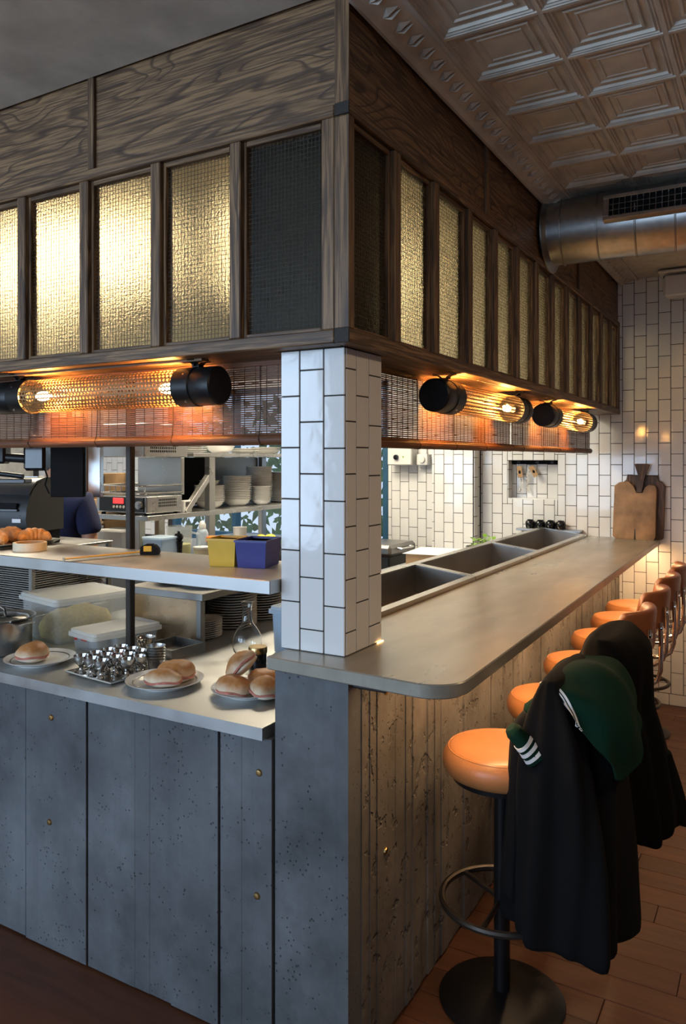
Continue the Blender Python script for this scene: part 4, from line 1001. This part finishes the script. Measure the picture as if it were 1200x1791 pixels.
# ---- hot cupboard with plates
hc = thing('hot_cupboard', 'stainless hot cupboard with an open side full of plates', 'cupboard')
MB().box((-1.36, .570, SC+.001), (-1.008, .576, 1.084)).build('front_panel', 'steel_tint', hc)
MB().box((-1.010, .562, SC), (-.985, .590, 1.085), .002).build('corner_upright', 'steel_d', hc); MB().box((-1.010, 1.22, SC), (-.985, 1.25, 1.085), .002).build('corner_upright', 'steel_d', hc)
MB().box((-1.36, 1.244, SC+.001), (-1.01, 1.25, 1.084)).build('back_panel', 'steel', hc); MB().box((-1.32, .58, SC+.001), (-1.314, 1.24, 1.084)).build('inner_panel', 'steel_d', hc)
MB().box((-1.38, .545, 1.085), (-.962, 1.27, 1.114), .002).build('top', 'steel_d', hc)
pmesh = MB().lathe([(.0005, .002), (.060, .002), (.062, 0), (.068, 0), (.072, .003), (.110, .011), (.112, .0125), (.108, .0128), (.070, .006), (.0005, .005)], 36).mesh('plate', 'china', 50)
smesh = MB().lathe([(.0005, .002), (.045, .002), (.048, 0), (.052, 0), (.056, .003), (.078, .010), (.080, .0112), (.077, .0115), (.055, .006), (.0005, .005)], 32).mesh('side_plate', 'china', 50)
for k in range(9): tag(link('side_plate', smesh, None, (-1.072, .680, SC+.0005+k*.0085)), 'small white plate in the short stack inside the hot cupboard', 'plate', 'side plates in the hot cupboard')
for k in range(14): tag(link('stacked_plate', pmesh, None, (-1.105, .915, SC+.0005+k*.0115)), 'white plate in the tall stack inside the hot cupboard', 'plate', 'plates in the hot cupboard')
for k in range(11): tag(link('stacked_plate', pmesh, None, (-1.105, 1.13, SC+.0005+k*.0115)), 'white plate in the rear stack inside the hot cupboard', 'plate', 'rear plates in the hot cupboard')
for k in range(2): tag(link('stacked_plate', pmesh, None, (-1.10, .72, 1.1145+k*.0115)), 'white plate lying on top of the hot cupboard', 'plate', 'plates on the hot cupboard')
for i, x in enumerate((-1.27, -1.27)):
    o = link('steel_bowl', MB().lathe([(.0005, 0), (.04, 0), (.07, .02), (.085, .045), (.082, .045), (.066, .022), (.0005, .004)], 30).mesh('steel_bowl', 'mirror', 50) if i == 0 else bpy.data.meshes['steel_bowl'], None, (x, (.70, .92)[i], 1.1145)); tag(o, ['polished steel bowl on the hot cupboard beside the white plates', 'polished steel bowl further back on the hot cupboard'][i], 'bowl', 'steel bowls on the hot cupboard')
# ---- pan rack with the receipt printer on top
rk_ = thing('pan_rack', 'steel rack at the left holding baking sheets below the printer', 'rack')
for x in (-2.12, -1.755):
    for y in (.37, .80): MB().box((x-.01, y-.01, SC), (x+.01, y+.01, 1.25), .002).build('post', 'steel_d', rk_)
MB().box((-2.14, .35, 1.25), (-1.745, .82, 1.262), .002).build('top_plate', 'steel_d', rk_); MB().box((-2.13, .36, .968), (-1.745, .81, .976), .002).build('lower_plate', 'steel_d', rk_)
sp_ = MB().box((-.17, -.19, 0), (.17, .19, .004)).loft([[(sx*(.17+d), sy*(.19+d), z) for sx, sy in ((-1, -1), (1, -1), (1, 1), (-1, 1))] for d, z in ((-.002, .003), (.006, .014), (.013, .0145), (.013, .017), (.004, .016), (-.006, .004))]).mesh('baking_sheet', 'gold', 20)
sp_.materials.clear(); sp_.materials.append(M['steel'])
for k in range(13): tag(link('baking_sheet', sp_, None, (-1.935, .585, .9765+k*.0195)), 'steel baking sheet in the stack below the printer', 'baking sheet', 'stacked baking sheets')
pr = thing('receipt_printer', 'charcoal receipt printer standing behind the croissants', 'printer', (-1.955, .50, 1.3265), math.radians(14))
prof = [(-.13, 0), (.085, 0), (.125, .02), (.135, .06), (.130, .105), (.112, .150), (.085, .190), (.05, .218), (0, .232), (-.07, .235), (-.11, .222), (-.13, .19)]
MB().prism([(-y, z) for y, z in prof], -.10, .10, 0).build('housing', 'grey', pr, 40)
top = [(-.045, .2345), (.0, .2335), (.052, .219), (.088, .190), (.105, .164), (.111, .168), (.094, .197), (.056, .227), (0, .2405), (-.045, .2415)]
MB().prism([(-y, z) for y, z in top], -.082, .096, 0).build('paper_cover', 'grey2', pr, 40)
MB().box((-.06, -.139, .105), (.055, -.122, .130), .003).build('paper_slot', 'blackmat', pr); MB().box((-.06, -.141, .094), (.06, -.125, .105), .002).build('slot_lip', 'grey2', pr)
MB().box((.03, -.1375, .045), (.075, -.1300, .062), .001).build('label_plate', 'paper', pr); MB().box((.032, -.1365, .074), (.07, -.130, .077), .0005).build('name_print', 'grey2', pr)
MB().box((-.05, .0, .2405), (.06, .04, .246), .004).build('clear_window', 'chrome', pr); MB().box((-.09, -.07, -.064), (.09, .12, -.0005), .004).build('riser', 'blackmat', pr)
mo = thing('kitchen_screen', 'black screen hanging from above behind the blind', 'screen', (-1.628, .455, 0), math.radians(29.9))
MB().box((-.074, -.012, 1.487), (.070, .02, 1.83), .004).build('screen_body', 'blackmat', mo); MB().box((.071, .0, 1.50), (.074, .014, 1.80)).build('side_vents', 'black', mo)
MB().tube([(0, .01, 1.83), (0, .01, 2.25), (0, .01, CEIL)], .012, 10).build('drop_pole', 'black', mo)
ge = thing('camera_arm', 'black jointed equipment arm above the receipt printer', 'equipment arm', (-1.83, .36, 0), math.radians(29.9))
MB().tube([(-.26, .02, 1.655), (-.10, .01, 1.66), (.10, 0, 1.648)], .020, 12).build('arm', 'black', ge); MB().tube([(-.30, .03, 1.60), (-.12, .02, 1.59), (.02, .0, 1.575)], .011, 10).build('lower_arm', 'black', ge)
MB().box((.03, -.03, 1.60), (.125, .05, 1.72), .012).build('head_box', 'blackgloss', ge); MB().box((-.20, -.02, 1.63), (-.05, .05, 1.72), .01).build('joint_box', 'black', ge)
MB().lathe([(.0005, 0), (.028, 0), (.03, .01), (.026, .03), (.0005, .034)], 18, (.075, .0, 1.72)).build('knob', 'black', ge); MB().box((-.12, -.03, 1.545), (.04, .05, 1.565), .004).build('bracket', 'grey2', ge)
MB().tube([(.11, 0, 1.62), (.125, 0, 1.575), (.115, .0, 1.54), (.13, .01, 1.50)], .004, 6).build('cable', 'blackmat', ge)
MB().tube([(-.12, .03, 1.67), (-.12, .03, CEIL)], .014, 10).build('drop_pole', 'black', ge)
# ---- steel column and gantry
scn = thing('steel_column', 'brushed steel service column beside the black screen', 'column', (-2.46, 1.30, 0), math.radians(29.9))
MB().box((-.035, -.02, 1.46), (.012, .02, CEIL), .003).build('left_face', 'brownpad', scn); MB().box((.013, -.03, 1.43), (.085, .03, CEIL), .003).build('right_face', 'steel_y', scn); MB().box((-.035, -.022, 1.44), (.012, .018, 1.52), .003).build('foot_pad', 'brownpad', scn)
isl = thing('kitchen_island', 'stainless kitchen worktop island below the plate gantry', 'worktop')
MB().box((-3.05, 1.42, .985), (-1.98, 3.45, 1.02), .003).build('worktop', 'steel_w', isl); MB().box((-3.0, 1.46, .1), (-2.05, 3.4, .985)).build('cabinet', 'steel_d', isl); MB().box((-2.95, 1.5, 0), (-2.1, 3.36, .1)).build('plinth', 'blackmat', isl)
ga = thing('plate_gantry', 'two tier stainless gantry shelf stacked with plates', 'shelf')
MB().box((-2.66, 1.485, 1.288), (-2.17, 3.35, 1.318), .002).build('lower_shelf', 'steel', ga); MB().box((-2.66, 1.885, 1.664), (-2.17, 3.35, 1.690), .002).build('upper_shelf', 'steel', ga)
for y in (2.075, 3.25):
    for x in (-2.195, -2.63): MB().box((x-.02, y-.03, 1.02), (x+.02, y+.03, 1.664), .002).build('upright', 'steel_y', ga)
MB().box((-.018, -.155, -.018), (.018, .155, .018), .002).xf(T(-2.195, 1.945, 1.428) @ Rx(.775)).build('diagonal_brace', 'rimsteel', ga, 20)
MB().box((-2.30, 1.50, 1.02), (-2.25, 1.55, 1.288), .002).build('upright', 'steel_y', ga)
MB().box((-2.66, 2.13, 1.32), (-2.65, 2.62, 1.662)).build('back_panel', 'blackmat', ga); MB().box((-2.66, 2.625, 1.32), (-2.65, 3.22, 1.662)).build('back_panel', 'steel_d', ga)
bowl = MB().lathe([(.0005, .002), (.05, .001), (.055, 0), (.058, .003), (.085, .022), (.0955, .044), (.103, .047), (.104, .050), (.098, .050), (.082, .026), (.05, .008), (.0005, .006)], 32).mesh('bowl', 'china', 50)
bowl_s = MB().lathe([(.0005, .002), (.03, .001), (.034, 0), (.036, .003), (.058, .018), (.064, .034), (.070, .036), (.071, .038), (.066, .038), (.055, .020), (.0005, .006)], 28).mesh('small_bowl', 'china', 50)
def stack(name, me, x, y, z, n, dz, label, group):
    for k in range(n): tag(link(name, me, None, (x, y, z+k*dz)), label, name.replace('_', ' ').split()[-1], group)
stack('bowl', bowl, -2.36, 2.27, 1.3185, 10, .0115, 'white bowl in the gantry stack behind the diagonal brace', 'bowls behind the brace')
stack('bowl', bowl, -2.36, 2.57, 1.3185, 14, .0125, 'white bowl in the wide tall gantry stack right of the upright', 'bowls in the wide stack')
stack('small_bowl', bowl_s, -2.27, 2.745, 1.3185, 11, .0095, 'small white bowl in the short gantry stack', 'small bowls in the short stack')
stack('bowl', bowl, -2.42, 2.92, 1.3185, 19, .0125, 'white bowl in the tallest gantry stack near the pillar', 'bowls in the tallest stack')
stack('stacked_plate', pmesh, -2.38, 3.14, 1.3185, 20, .0115, 'white plate in the gantry stack just left of the pillar', 'plates on the gantry')
stack('stacked_plate', pmesh, -2.34, 2.05, 1.6905, 4, .0115, 'white plate on the upper gantry shelf left of the others', 'upper shelf plates left')
stack('bowl', bowl, -2.34, 2.36, 1.6905, 2, .0125, 'white bowl on the upper gantry shelf between plate stacks', 'upper shelf bowls')
stack('stacked_plate', pmesh, -2.34, 2.62, 1.6905, 3, .0115, 'white plate on the upper gantry shelf in the middle', 'upper shelf plates middle')
stack('stacked_plate', pmesh, -2.34, 2.90, 1.6905, 4, .0115, 'white plate on the upper gantry shelf near the pillar', 'upper shelf plates right')
stack('small_bowl', bowl_s, -2.50, 2.24, 1.4725, 1, .01, 'single small white bowl topping the stack behind the brace', 'bowl on the brace stack')
for o in list(bpy.data.objects):
    if o.get('group') == 'bowl on the brace stack': o.location = (-2.36, 2.27, 1.3185+9*.0115+.0445)
sa = thing('salamander_grill', 'countertop grill with red display and wire rack on the gantry', 'grill')
X0, X1, Y0, Y1 = -2.60, -2.185, 1.495, 1.80
MB().box((X0, Y0, 1.330), (X1, Y1, 1.432), .005).build('base_unit', 'steel', sa)
MB().box((X0+.03, Y0-.006, 1.338), (X1-.02, Y0, 1.424), .002).build('control_panel', 'blackgloss', sa)
MB().box((X0+.15, Y0-.010, 1.385), (X0+.235, Y0-.005, 1.418), .002).build('display', 'display', sa)
for q in range(4): MB().lathe([(.0005, 0), (.009, 0), (.0085, .003), (.0005, .003)], 12).xf(T(X0+.155+q*.027, Y0-.006, 1.366) @ Rx(PI/2)).build('button', 'white', sa)
for q in (.30, .37): MB().lathe([(.0005, 0), (.026, 0), (.024, .016), (.0005, .018)], 22).xf(T(X0+q-.005, Y0-.006, 1.380) @ Rx(PI/2)).build('dial', 'steel', sa)
for r_ in range(3):
    for q in range(13): MB().box((X1-.001, Y0+.10+q*.012, 1.365+r_*.018), (X1+.0012, Y0+.106+q*.012, 1.377+r_*.018)).build('vent_slot', 'blackmat', sa)
for x, y in ((X0+.03, Y0+.03), (X1-.03, Y0+.03), (X0+.03, Y1-.03), (X1-.03, Y1-.03)): MB().lathe([(.014, 1.3182), (.012, 1.331)], 12, (x, y, 0)).build('foot', 'blackmat', sa)
for z in (1.447, 1.492): MB().tube([(X0, Y0, z), (X1, Y0, z), (X1, Y1, z), (X0, Y1, z)], .0045, 6, True).build('rack_rail', 'chrome', sa)
for q in range(9): MB().tube([(X0+.02+q*.047, Y0, 1.447), (X0+.02+q*.047, Y0, 1.492)], .003, 6).build('rack_wire', 'chrome', sa); MB().tube([(X0+.02+q*.047, Y0, 1.447), (X0+.02+q*.047, Y1, 1.447)], .003, 6).build('rack_wire', 'chrome', sa)
MB().box((X0+.05, Y1-.01, 1.432), (X1, Y1+.02, 1.66), .002).build('back_plate', 'steel_y', sa)
MB().box((X0+.02, Y0-.02, 1.662), (X1, Y1+.05, 1.86), .004).build('upper_hood', 'steel', sa)
for r_ in range(3):
    for q in range(14): MB().box((X1-.001, Y0+.03+q*.016, 1.69+r_*.02), (X1+.0012, Y0+.038+q*.016, 1.703+r_*.02)).build('vent_slot', 'blackmat', sa)
th = thing('timer', 'small white kitchen timer on the gantry beside the grill', 'timer', (-2.20, 1.855, 1.3185))
MB().box((-.02, -.04, 0), (.012, .04, .075), .004).build('timer_case', 'white', th); MB().box((.0115, -.022, .035), (.0132, .022, .065)).build('timer_screen', 'grey2', th)
# ---- small ware on the island
WZ = 1.0205
def ware(name, label, cat, x, y, parts, z=WZ):
    t = thing(name, label, cat, (x, y, z))
    for nm, prof, mat in parts: MB().lathe(prof, 24).build(nm, mat, t, 45)
    return t
ware('pepper_mill', 'black pepper mill in front of the yellow jug', 'pepper mill', -2.035, 1.60, [('mill_body', [(.0005, 0), (.027, 0), (.028, .01), (.022, .05), (.020, .10), (.025, .14), (.026, .150), (.0005, .15)], 'blackgloss'), ('mill_head', [(.0005, .15), (.016, .15), (.027, .165), (.028, .18), (.018, .195), (.008, .197), (.009, .206), (.0005, .212)], 'blackgloss')])
jg = ware('juice_jug', 'frosted jug half full of yellow juice on the island', 'jug', -2.12, 1.70, [('jug_body', [(.0005, 0), (.065, 0), (.068, .006), (.078, .225), (.080, .228), (.076, .228), (.066, .008), (.0005, .006)], 'pp'), ('juice', [(.0005, .007), (.064, .007), (.069, .12), (.0005, .12)], 'lemonade')])
MB().tube([(.07, .03, .19), (.11, .05, .18), (.115, .055, .10), (.072, .03, .06)], .007, 8).build('handle', 'pp', jg)
ware('squeeze_bottle', 'white capped bottle between the jug and the gantry upright', 'bottle', -2.09, 1.875, [('bottle_body', [(.0005, 0), (.036, 0), (.038, .006), (.038, .17), (.030, .19), (.018, .20), (.0005, .20)], 'ppblue'), ('cap', [(.0005, .20), (.022, .20), (.022, .225), (.012, .245), (.0005, .25)], 'white')])
ware('sauce_tub', 'low tub with an orange lid on the island', 'tub', -2.05, 1.905, [('tub_body', [(.0005, 0), (.030, 0), (.033, .12), (.0005, .12)], 'pplid'), ('tub_lid', [(.0005, .12), (.036, .12), (.036, .148), (.034, .152), (.0005, .152)], 'orange')])
ware('cream_tub', 'peach coloured plastic tub left of the orange lid', 'tub', -2.02, 1.79, [('tub_body', [(.0005, 0), (.042, 0), (.052, .09), (.0005, .09)], 'cream'), ('tub_lid', [(.0005, .09), (.054, .09), (.054, .10), (.0005, .104)], 'white')])
ware('paper_cup', 'tall white cup on the island near the blue bin', 'cup', -2.08, 2.24, [('cup_body', [(.0005, 0), (.038, 0), (.046, .178), (.047, .182), (.044, .182), (.036, .004), (.0005, .004)], 'white')])
for i, (x, y) in enumerate(((-2.11, 2.52), (-2.07, 2.575))):
    o = MB().blob((0, 0, .032), (.042, .032, .032), 18, 10, lambda d: 1+.12*max(0, abs(d[0])-.8)).build('lemon', 'lemon', None, 60); o.location = (x, y, WZ+.045); o.rotation_euler = (0, 0, .5*i); tag(o, ['yellow lemon in the dish further from the pillar', 'yellow lemon in the dish near the limes'][i], 'lemon', 'lemons on the island')
o = MB().blob((0, 0, .026), (.030, .026, .026), 18, 10).build('lime', 'lime', None, 60); o.location = (-2.05, 2.645, WZ+.03); tag(o, 'green lime in the dish beside the lemons', 'lime')
ds = MB().lathe([(.0005, 0), (.07, 0), (.13, .028), (.132, .03), (.126, .03), (.066, .012), (.0005, .012)], 32).build('fruit_dish', 'steel_d', None, 50); ds.location = (-2.085, 2.575, WZ); tag(ds, 'dark round dish holding lemons and a lime', 'dish')
def cbox(label, c, lx, ly, h, mat, lid=None, z=WZ):
    t = thing('storage_box', label, 'storage box', (c[0], c[1], z))
    w_ = .003
    for a, b in (((-lx/2, -ly/2, 0), (lx/2, ly/2, w_)), ((-lx/2, -ly/2, w_), (lx/2, -ly/2+w_, h)), ((-lx/2, ly/2-w_, w_), (lx/2, ly/2, h)), ((-lx/2, -ly/2, w_), (-lx/2+w_, ly/2, h)), ((lx/2-w_, -ly/2, w_), (lx/2, ly/2, h))): MB().box(a, b).build('box_wall', mat, t)
    if lid: MB().box((-lx/2-.006, -ly/2-.006, h), (lx/2+.006, ly/2+.006, h+.012), .003).build('box_lid', lid, t)
cbox('blue plastic box on the island left of the jug', (-2.10, 1.52), .14, .14, .17, 'ppblue', 'ppblue')
cbox('clear box with a cream lid at the near corner of the island', (-2.42, 1.515), .18, .16, .20, 'pp', 'pplid')
cbox('clear lidded box further left on the island', (-2.78, 1.53), .2, .18, .20, 'pp', 'pp')
cl = MB()
f_ = patch([[(-2.02, 2.0, WZ+.01), (-2.10, 2.02, WZ+.02), (-2.2, 2.0, WZ+.01)], [(-2.02, 2.10, WZ+.06), (-2.12, 2.11, WZ+.12), (-2.2, 2.1, WZ+.05)], [(-2.02, 2.18, WZ+.01), (-2.10, 2.19, WZ+.03), (-2.2, 2.2, WZ+.01)]], wr=.006, seed=8)
tag(sheet(f_, .004, nu=18, nv=18).build('kitchen_cloth', 'paper', None, 60), 'crumpled white cloth lying on the kitchen island', 'cloth')
# ---- cook in a navy shirt, seen from behind
def skinmesh(name, verts, edges, rad, mat, parent, root=0, sub=2):
    me = bpy.data.meshes.new(name); me.from_pydata(verts, edges, []); o = link(name, me, parent)
    sk = o.modifiers.new('skin', 'SKIN'); sk.use_smooth_shade = True
    for i, r in enumerate(rad): me.skin_vertices[0].data[i].radius = r if isinstance(r, tuple) else (r, r)
    me.skin_vertices[0].data[root].use_root = True
    s_ = o.modifiers.new('sub', 'SUBSURF'); s_.levels = sub; s_.render_levels = sub
    dg = bpy.context.evaluated_depsgraph_get(); nm = bpy.data.meshes.new_from_object(o.evaluated_get(dg)); o.modifiers.clear(); o.data = nm
    nm.materials.clear(); nm.materials.append(M[mat]); nm.polygons.foreach_set('use_smooth', [True]*len(nm.polygons)); return o
pe = thing('person', 'person in a navy short sleeved shirt working behind the printer', 'person', (-2.425, 1.03, 0), math.radians(26))
bv = [(0, 0, .95), (0, .01, 1.12), (0, .01, 1.30), (0, -.005, 1.42), (0, .01, 1.50), (0, .04, 1.58), (0, .07, 1.66), (0, .06, 1.72)]
be = [(i, i+1) for i in range(7)]; br = [(.15, .11), (.135, .10), (.15, .11), (.13, .085), .052, .06, .085, .07]
def limb(par, pts, rs):
    p = par
    for q, r in zip(pts, rs): bv.append(q); br.append(r); be.append((p, len(bv)-1)); p = len(bv)-1
    return p
for s_ in (1, -1):
    h_ = limb(3, [(s_*.17, -.01, 1.415), (s_*.205, -.01, 1.28), (s_*.225, -.02, 1.12), (s_*.19, .10, 1.06), (s_*.13, .22, 1.05)], [.056, .046, .038, .034, .026])
    pm_ = limb(h_, [(s_*.11, .27, 1.045)], [(.034, .016)])
    for q, dx in enumerate((-.03, -.01, .01, .03)): limb(pm_, [(s_*.10+dx, .32-.006*abs(q-1), 1.04), (s_*.095+dx, .35-.01*abs(q-1), 1.02)], [.009, .008])
    limb(pm_, [(s_*.06, .285, 1.04), (s_*.045, .31, 1.03)], [.010, .009])
    limb(0, [(s_*.09, 0, .86), (s_*.10, .01, .50), (s_*.10, -.01, .10), (s_*.10, .06, .045), (s_*.10, .15, .035)], [.095, .06, .042, .04, .03])
skinmesh('body', bv, be, br, 'skin', pe)
sv = [(0, 0, .98), (0, .01, 1.12), (0, .01, 1.30), (0, -.005, 1.42), (0, .005, 1.465), (.17, -.01, 1.415), (.208, -.01, 1.29), (.218, -.012, 1.235), (-.17, -.01, 1.415), (-.208, -.01, 1.29), (-.218, -.012, 1.235)]
skinmesh('shirt', sv, [(0, 1), (1, 2), (2, 3), (3, 4), (3, 5), (5, 6), (6, 7), (3, 8), (8, 9), (9, 10)], [(.17, .13), (.155, .12), (.172, .13), (.15, .10), .066, .078, .07, .068, .078, .07, .068], 'navy', pe)
tv = [(0, 0, 1.0), (0, 0, .90), (.09, 0, .84), (.10, .01, .50), (.10, -.01, .11), (-.09, 0, .84), (-.10, .01, .50), (-.10, -.01, .11)]
skinmesh('trousers', tv, [(0, 1), (1, 2), (2, 3), (3, 4), (1, 5), (5, 6), (6, 7)], [(.165, .125), (.17, .13), .11, .075, .06, .11, .075, .06], 'blackcloth', pe)
MB().blob((0, .05, 1.70), (.092, .102, .100), 22, 14, lambda d: 1 if d[2] > -.35 or d[1] < 0 else .8).build('hair', 'hair', pe, 60)
for s_ in (-1, 1): MB().blob((s_*.088, .05, 1.655), (.010, .022, .032), 10, 8).build('ear', 'skin', pe, 60)
MB().blob((0, .158, 1.645), (.013, .018, .022), 10, 8).build('nose', 'skin', pe, 60)
for s_ in (-1, 1): MB().blob((s_*.032, .143, 1.67), (.013, .008, .008), 10, 8).build('eye', 'paper', pe, 60)
MB().blob((0, .145, 1.605), (.024, .008, .007), 10, 8).build('mouth', 'ham', pe, 60)
# ---- shelf with a wooden crate behind the printer
kb = thing('wooden_crate', 'tall pale wooden crate seen behind the receipt printer', 'crate', (-2.86, 1.75, 1.0205))
for k in range(7): MB().box((-.16, -.11, .01+k*.075), (.16, -.095, .075+k*.075), .003).build('crate_slat', 'card', kb)
for k in range(7): MB().box((-.16, .095, .01+k*.075), (.16, .11, .075+k*.075), .003).build('crate_slat', 'card', kb)
for s_ in (-1, 1): MB().box((s_*.16, -.11, 0), (s_*.145, .11, .54), .003).build('crate_end', 'card', kb)
MB().box((-.16, -.11, 0), (.16, .11, .01)).build('crate_base', 'card', kb)
# ---- bench behind the sunken trays, with carton, papers and leaves
be_ = thing('prep_bench', 'steel prep bench behind the sunken trays', 'bench')
MB().box((-1.25, 1.75, .89), (-.52, 3.58, .93), .003).build('bench_top', 'steel_w', be_)
for x in (-1.22, -.55):
    for y in (1.78, 3.55): MB().box((x-.02, y-.02, 0), (x+.02, y+.02, .89), .002).build('leg', 'steel_y', be_)
ctn = thing('cardboard_carton', 'brown cardboard carton behind the sunken trays', 'carton', (-.80, 2.52, .9305), .1)
for a, b in (((-.14, -.16, 0), (.14, -.156, .155)), ((-.14, .156, 0), (.14, .16, .155)), ((-.14, -.156, 0), (-.136, .156, .155)), ((.136, -.156, 0), (.14, .156, .155)), ((-.14, -.16, 0), (.14, .16, .004))): MB().box(a, b).build('carton_wall', 'card', ctn)
MB().box((-.16, -.17, .1555), (.14, .20, .1575)).xf(Rz(.12)).build('paper', 'paper', None).location = (-.80, 2.52, .9305)
o = bpy.data.objects['paper']; tag(o, 'white paper sheets lying on the cardboard carton', 'paper')
sl_ = MB()
for k in range(60):
    a = random.uniform(0, 6.3); p = Vector((random.uniform(-.07, .07), random.uniform(-.12, .12), random.uniform(.0, .05))); d = Vector((math.cos(a), math.sin(a), random.uniform(-.2, .6)))*random.uniform(.02, .045); e = Vector((-d.y, d.x, random.uniform(-.01, .02)))*.45; sl_.add([p, p+d*.5+e, p+d, p+d*.5-e], [(0, 1, 2, 3)])
sb = thing('salad_bowl', 'low bowl of green salad leaves behind the middle tray', 'bowl', (-.66, 2.98, .9305)); MB().lathe([(.0005, 0), (.08, 0), (.12, .15), (.122, .152), (.117, .152), (.077, .005), (.0005, .005)], 28).build('bowl_body', 'steel', sb, 50); tag(sl_.xf(T(0, 0, .155)).build('leaves', 'lime', sb), kind='stuff')
ap = thing('bench_appliance', 'grey appliance by the window behind the pillar', 'appliance', (-1.62, 3.32, 0)); MB().box((-.2, -.2, .05), (.2, .2, .95), .01).build('body', 'grey', ap); MB().box((-.22, -.22, .95), (.22, .22, 1.03), .02).build('lid', 'steel_d', ap); MB().tube([(.22, -.1, 1.0), (.25, -.1, 1.0), (.25, .1, 1.0), (.22, .1, 1.0)], .008, 8).build('handle', 'chrome', ap); MB().box((-.19, -.19, 0), (.19, .19, .05)).build('plinth', 'blackmat', ap)
# ---- fittings on the back wall
wbx = thing('control_box', 'white control box with black knob on the tiled wall', 'control box'); MB().box((-1.745, 3.74, 1.60), (-1.53, 3.861, 1.76), .008).build('casing', 'white', wbx)
MB().lathe([(.0005, 0), (.022, 0), (.020, .016), (.0005, .018)], 20).xf(T(-1.665, 3.74, 1.665) @ Rx(PI/2)).build('knob', 'blackgloss', wbx); MB().lathe([(.0005, 0), (.007, 0), (.006, .003), (.0005, .003)], 10).xf(T(-1.605, 3.74, 1.668) @ Rx(PI/2)).build('pilot_lamp', 'lime', wbx)
dl = thing('thermostat', 'small white dial thermostat beside the control box', 'thermostat'); MB().box((-1.512, 3.79, 1.60), (-1.415, 3.861, 1.69), .006).build('casing', 'white', dl); MB().lathe([(.0005, 0), (.028, 0), (.026, .012), (.0005, .014)], 22).xf(T(-1.464, 3.79, 1.648) @ Rx(PI/2)).build('dial', 'white', dl); MB().box((-1.47, 3.84, 1.69), (-1.445, 3.861, 1.95), .003).build('conduit', 'white', dl)
ra = thing('hook_rail', 'black rail fixed across the wall niche', 'rail'); MB().box((-.742, 3.822, 1.612), (-.384, 3.836, 1.640), .002).build('bar', 'blackmat', ra)
for x in (-.69, -.55, -.44): MB().box((x-.012, 3.819, 1.618), (x+.012, 3.823, 1.634), .001).build('pad', 'black', ra)
def garland(label, x, sw):
    t = thing('hanging_garland', label, 'garland', (x, 3.806, 0), group='tagged white garlands in the niche'); m_ = MB(); rr = random.Random(int(x*1000) % 97)
    for k in range(150):
        f = rr.random(); z = 1.600-.20*f; c_ = sw*math.sin(f*2.6); a = rr.uniform(0, 6.3); L = rr.uniform(.008, .016)
        p = Vector((c_, 0, z)); d = Vector((math.cos(a), math.sin(a)*.6, rr.uniform(-.4, .4)))*L; e = Vector((0, .001, .003)); m_.add([p-e, p+d-e*.4, p+d+e*.4, p+e], [(0, 1, 2, 3)])
    tag(m_.build('fringe', 'trash', t), kind='stuff'); MB().tube([(sw*math.sin(f*2.6), 0, 1.60-.2*f) for f in [i/10 for i in range(11)]], .003, 6).build('cord', 'trash', t)
    MB().tube([(0, 0, 1.60), (0, .004, 1.618), (0, .012, 1.628)], .0015, 6).build('hook', 'chrome', t)
    tgm = MB().box((-.019, -.002, -.085), (.019, 0, 0), .0008).xf(T(.012, -.018, 1.598) @ Ry(-.15 if sw > 0 and x < -.65 else -.5)); tgm.build('tag', 'card', t)
    MB().blob((.0, -.0205, 0), (.009, .001, .013), 10, 6).xf(T(.012, 0, 1.598) @ Ry(-.15 if sw > 0 and x < -.65 else -.5) @ T(0, 0, -.045)).build('tag_mark', 'blackmat', t)
garland('white fringed garland with upright kraft tag in the niche', -.690, .022); garland('white fringed garland with tilted kraft tag in the niche', -.600, -.02)
for i, x in enumerate((-.565, -.492, -.417, -.345)):
    t = thing('black_cup', ['leftmost upturned black cup on the ledge behind the far tray', 'second upturned black cup from the left behind the far tray', 'third upturned black cup from the left behind the far tray', 'rightmost upturned black cup on the ledge behind the far tray'][i], 'cup', (x, 3.695, 1.1505), 0, 'black cups behind the far tray')
    MB().lathe([(.0005, .058), (.022, .058), (.033, .050), (.036, .035), (.034, .012), (.028, 0), (.0005, 0)], 24).build('cup_body', 'blackgloss', t, 50); MB().lathe([(.020, .056), (.024, .062), (.021, .062), (.018, .056)], 20, cap=False).build('foot_ring', 'blackgloss', t, 50)
lg = MB().box((-.66, 3.658, 1.134), (-.20, 3.741, 1.150), .002).build('back_ledge', 'steel'); tag(lg, 'narrow steel ledge along the tiled wall behind the far tray', 'ledge')
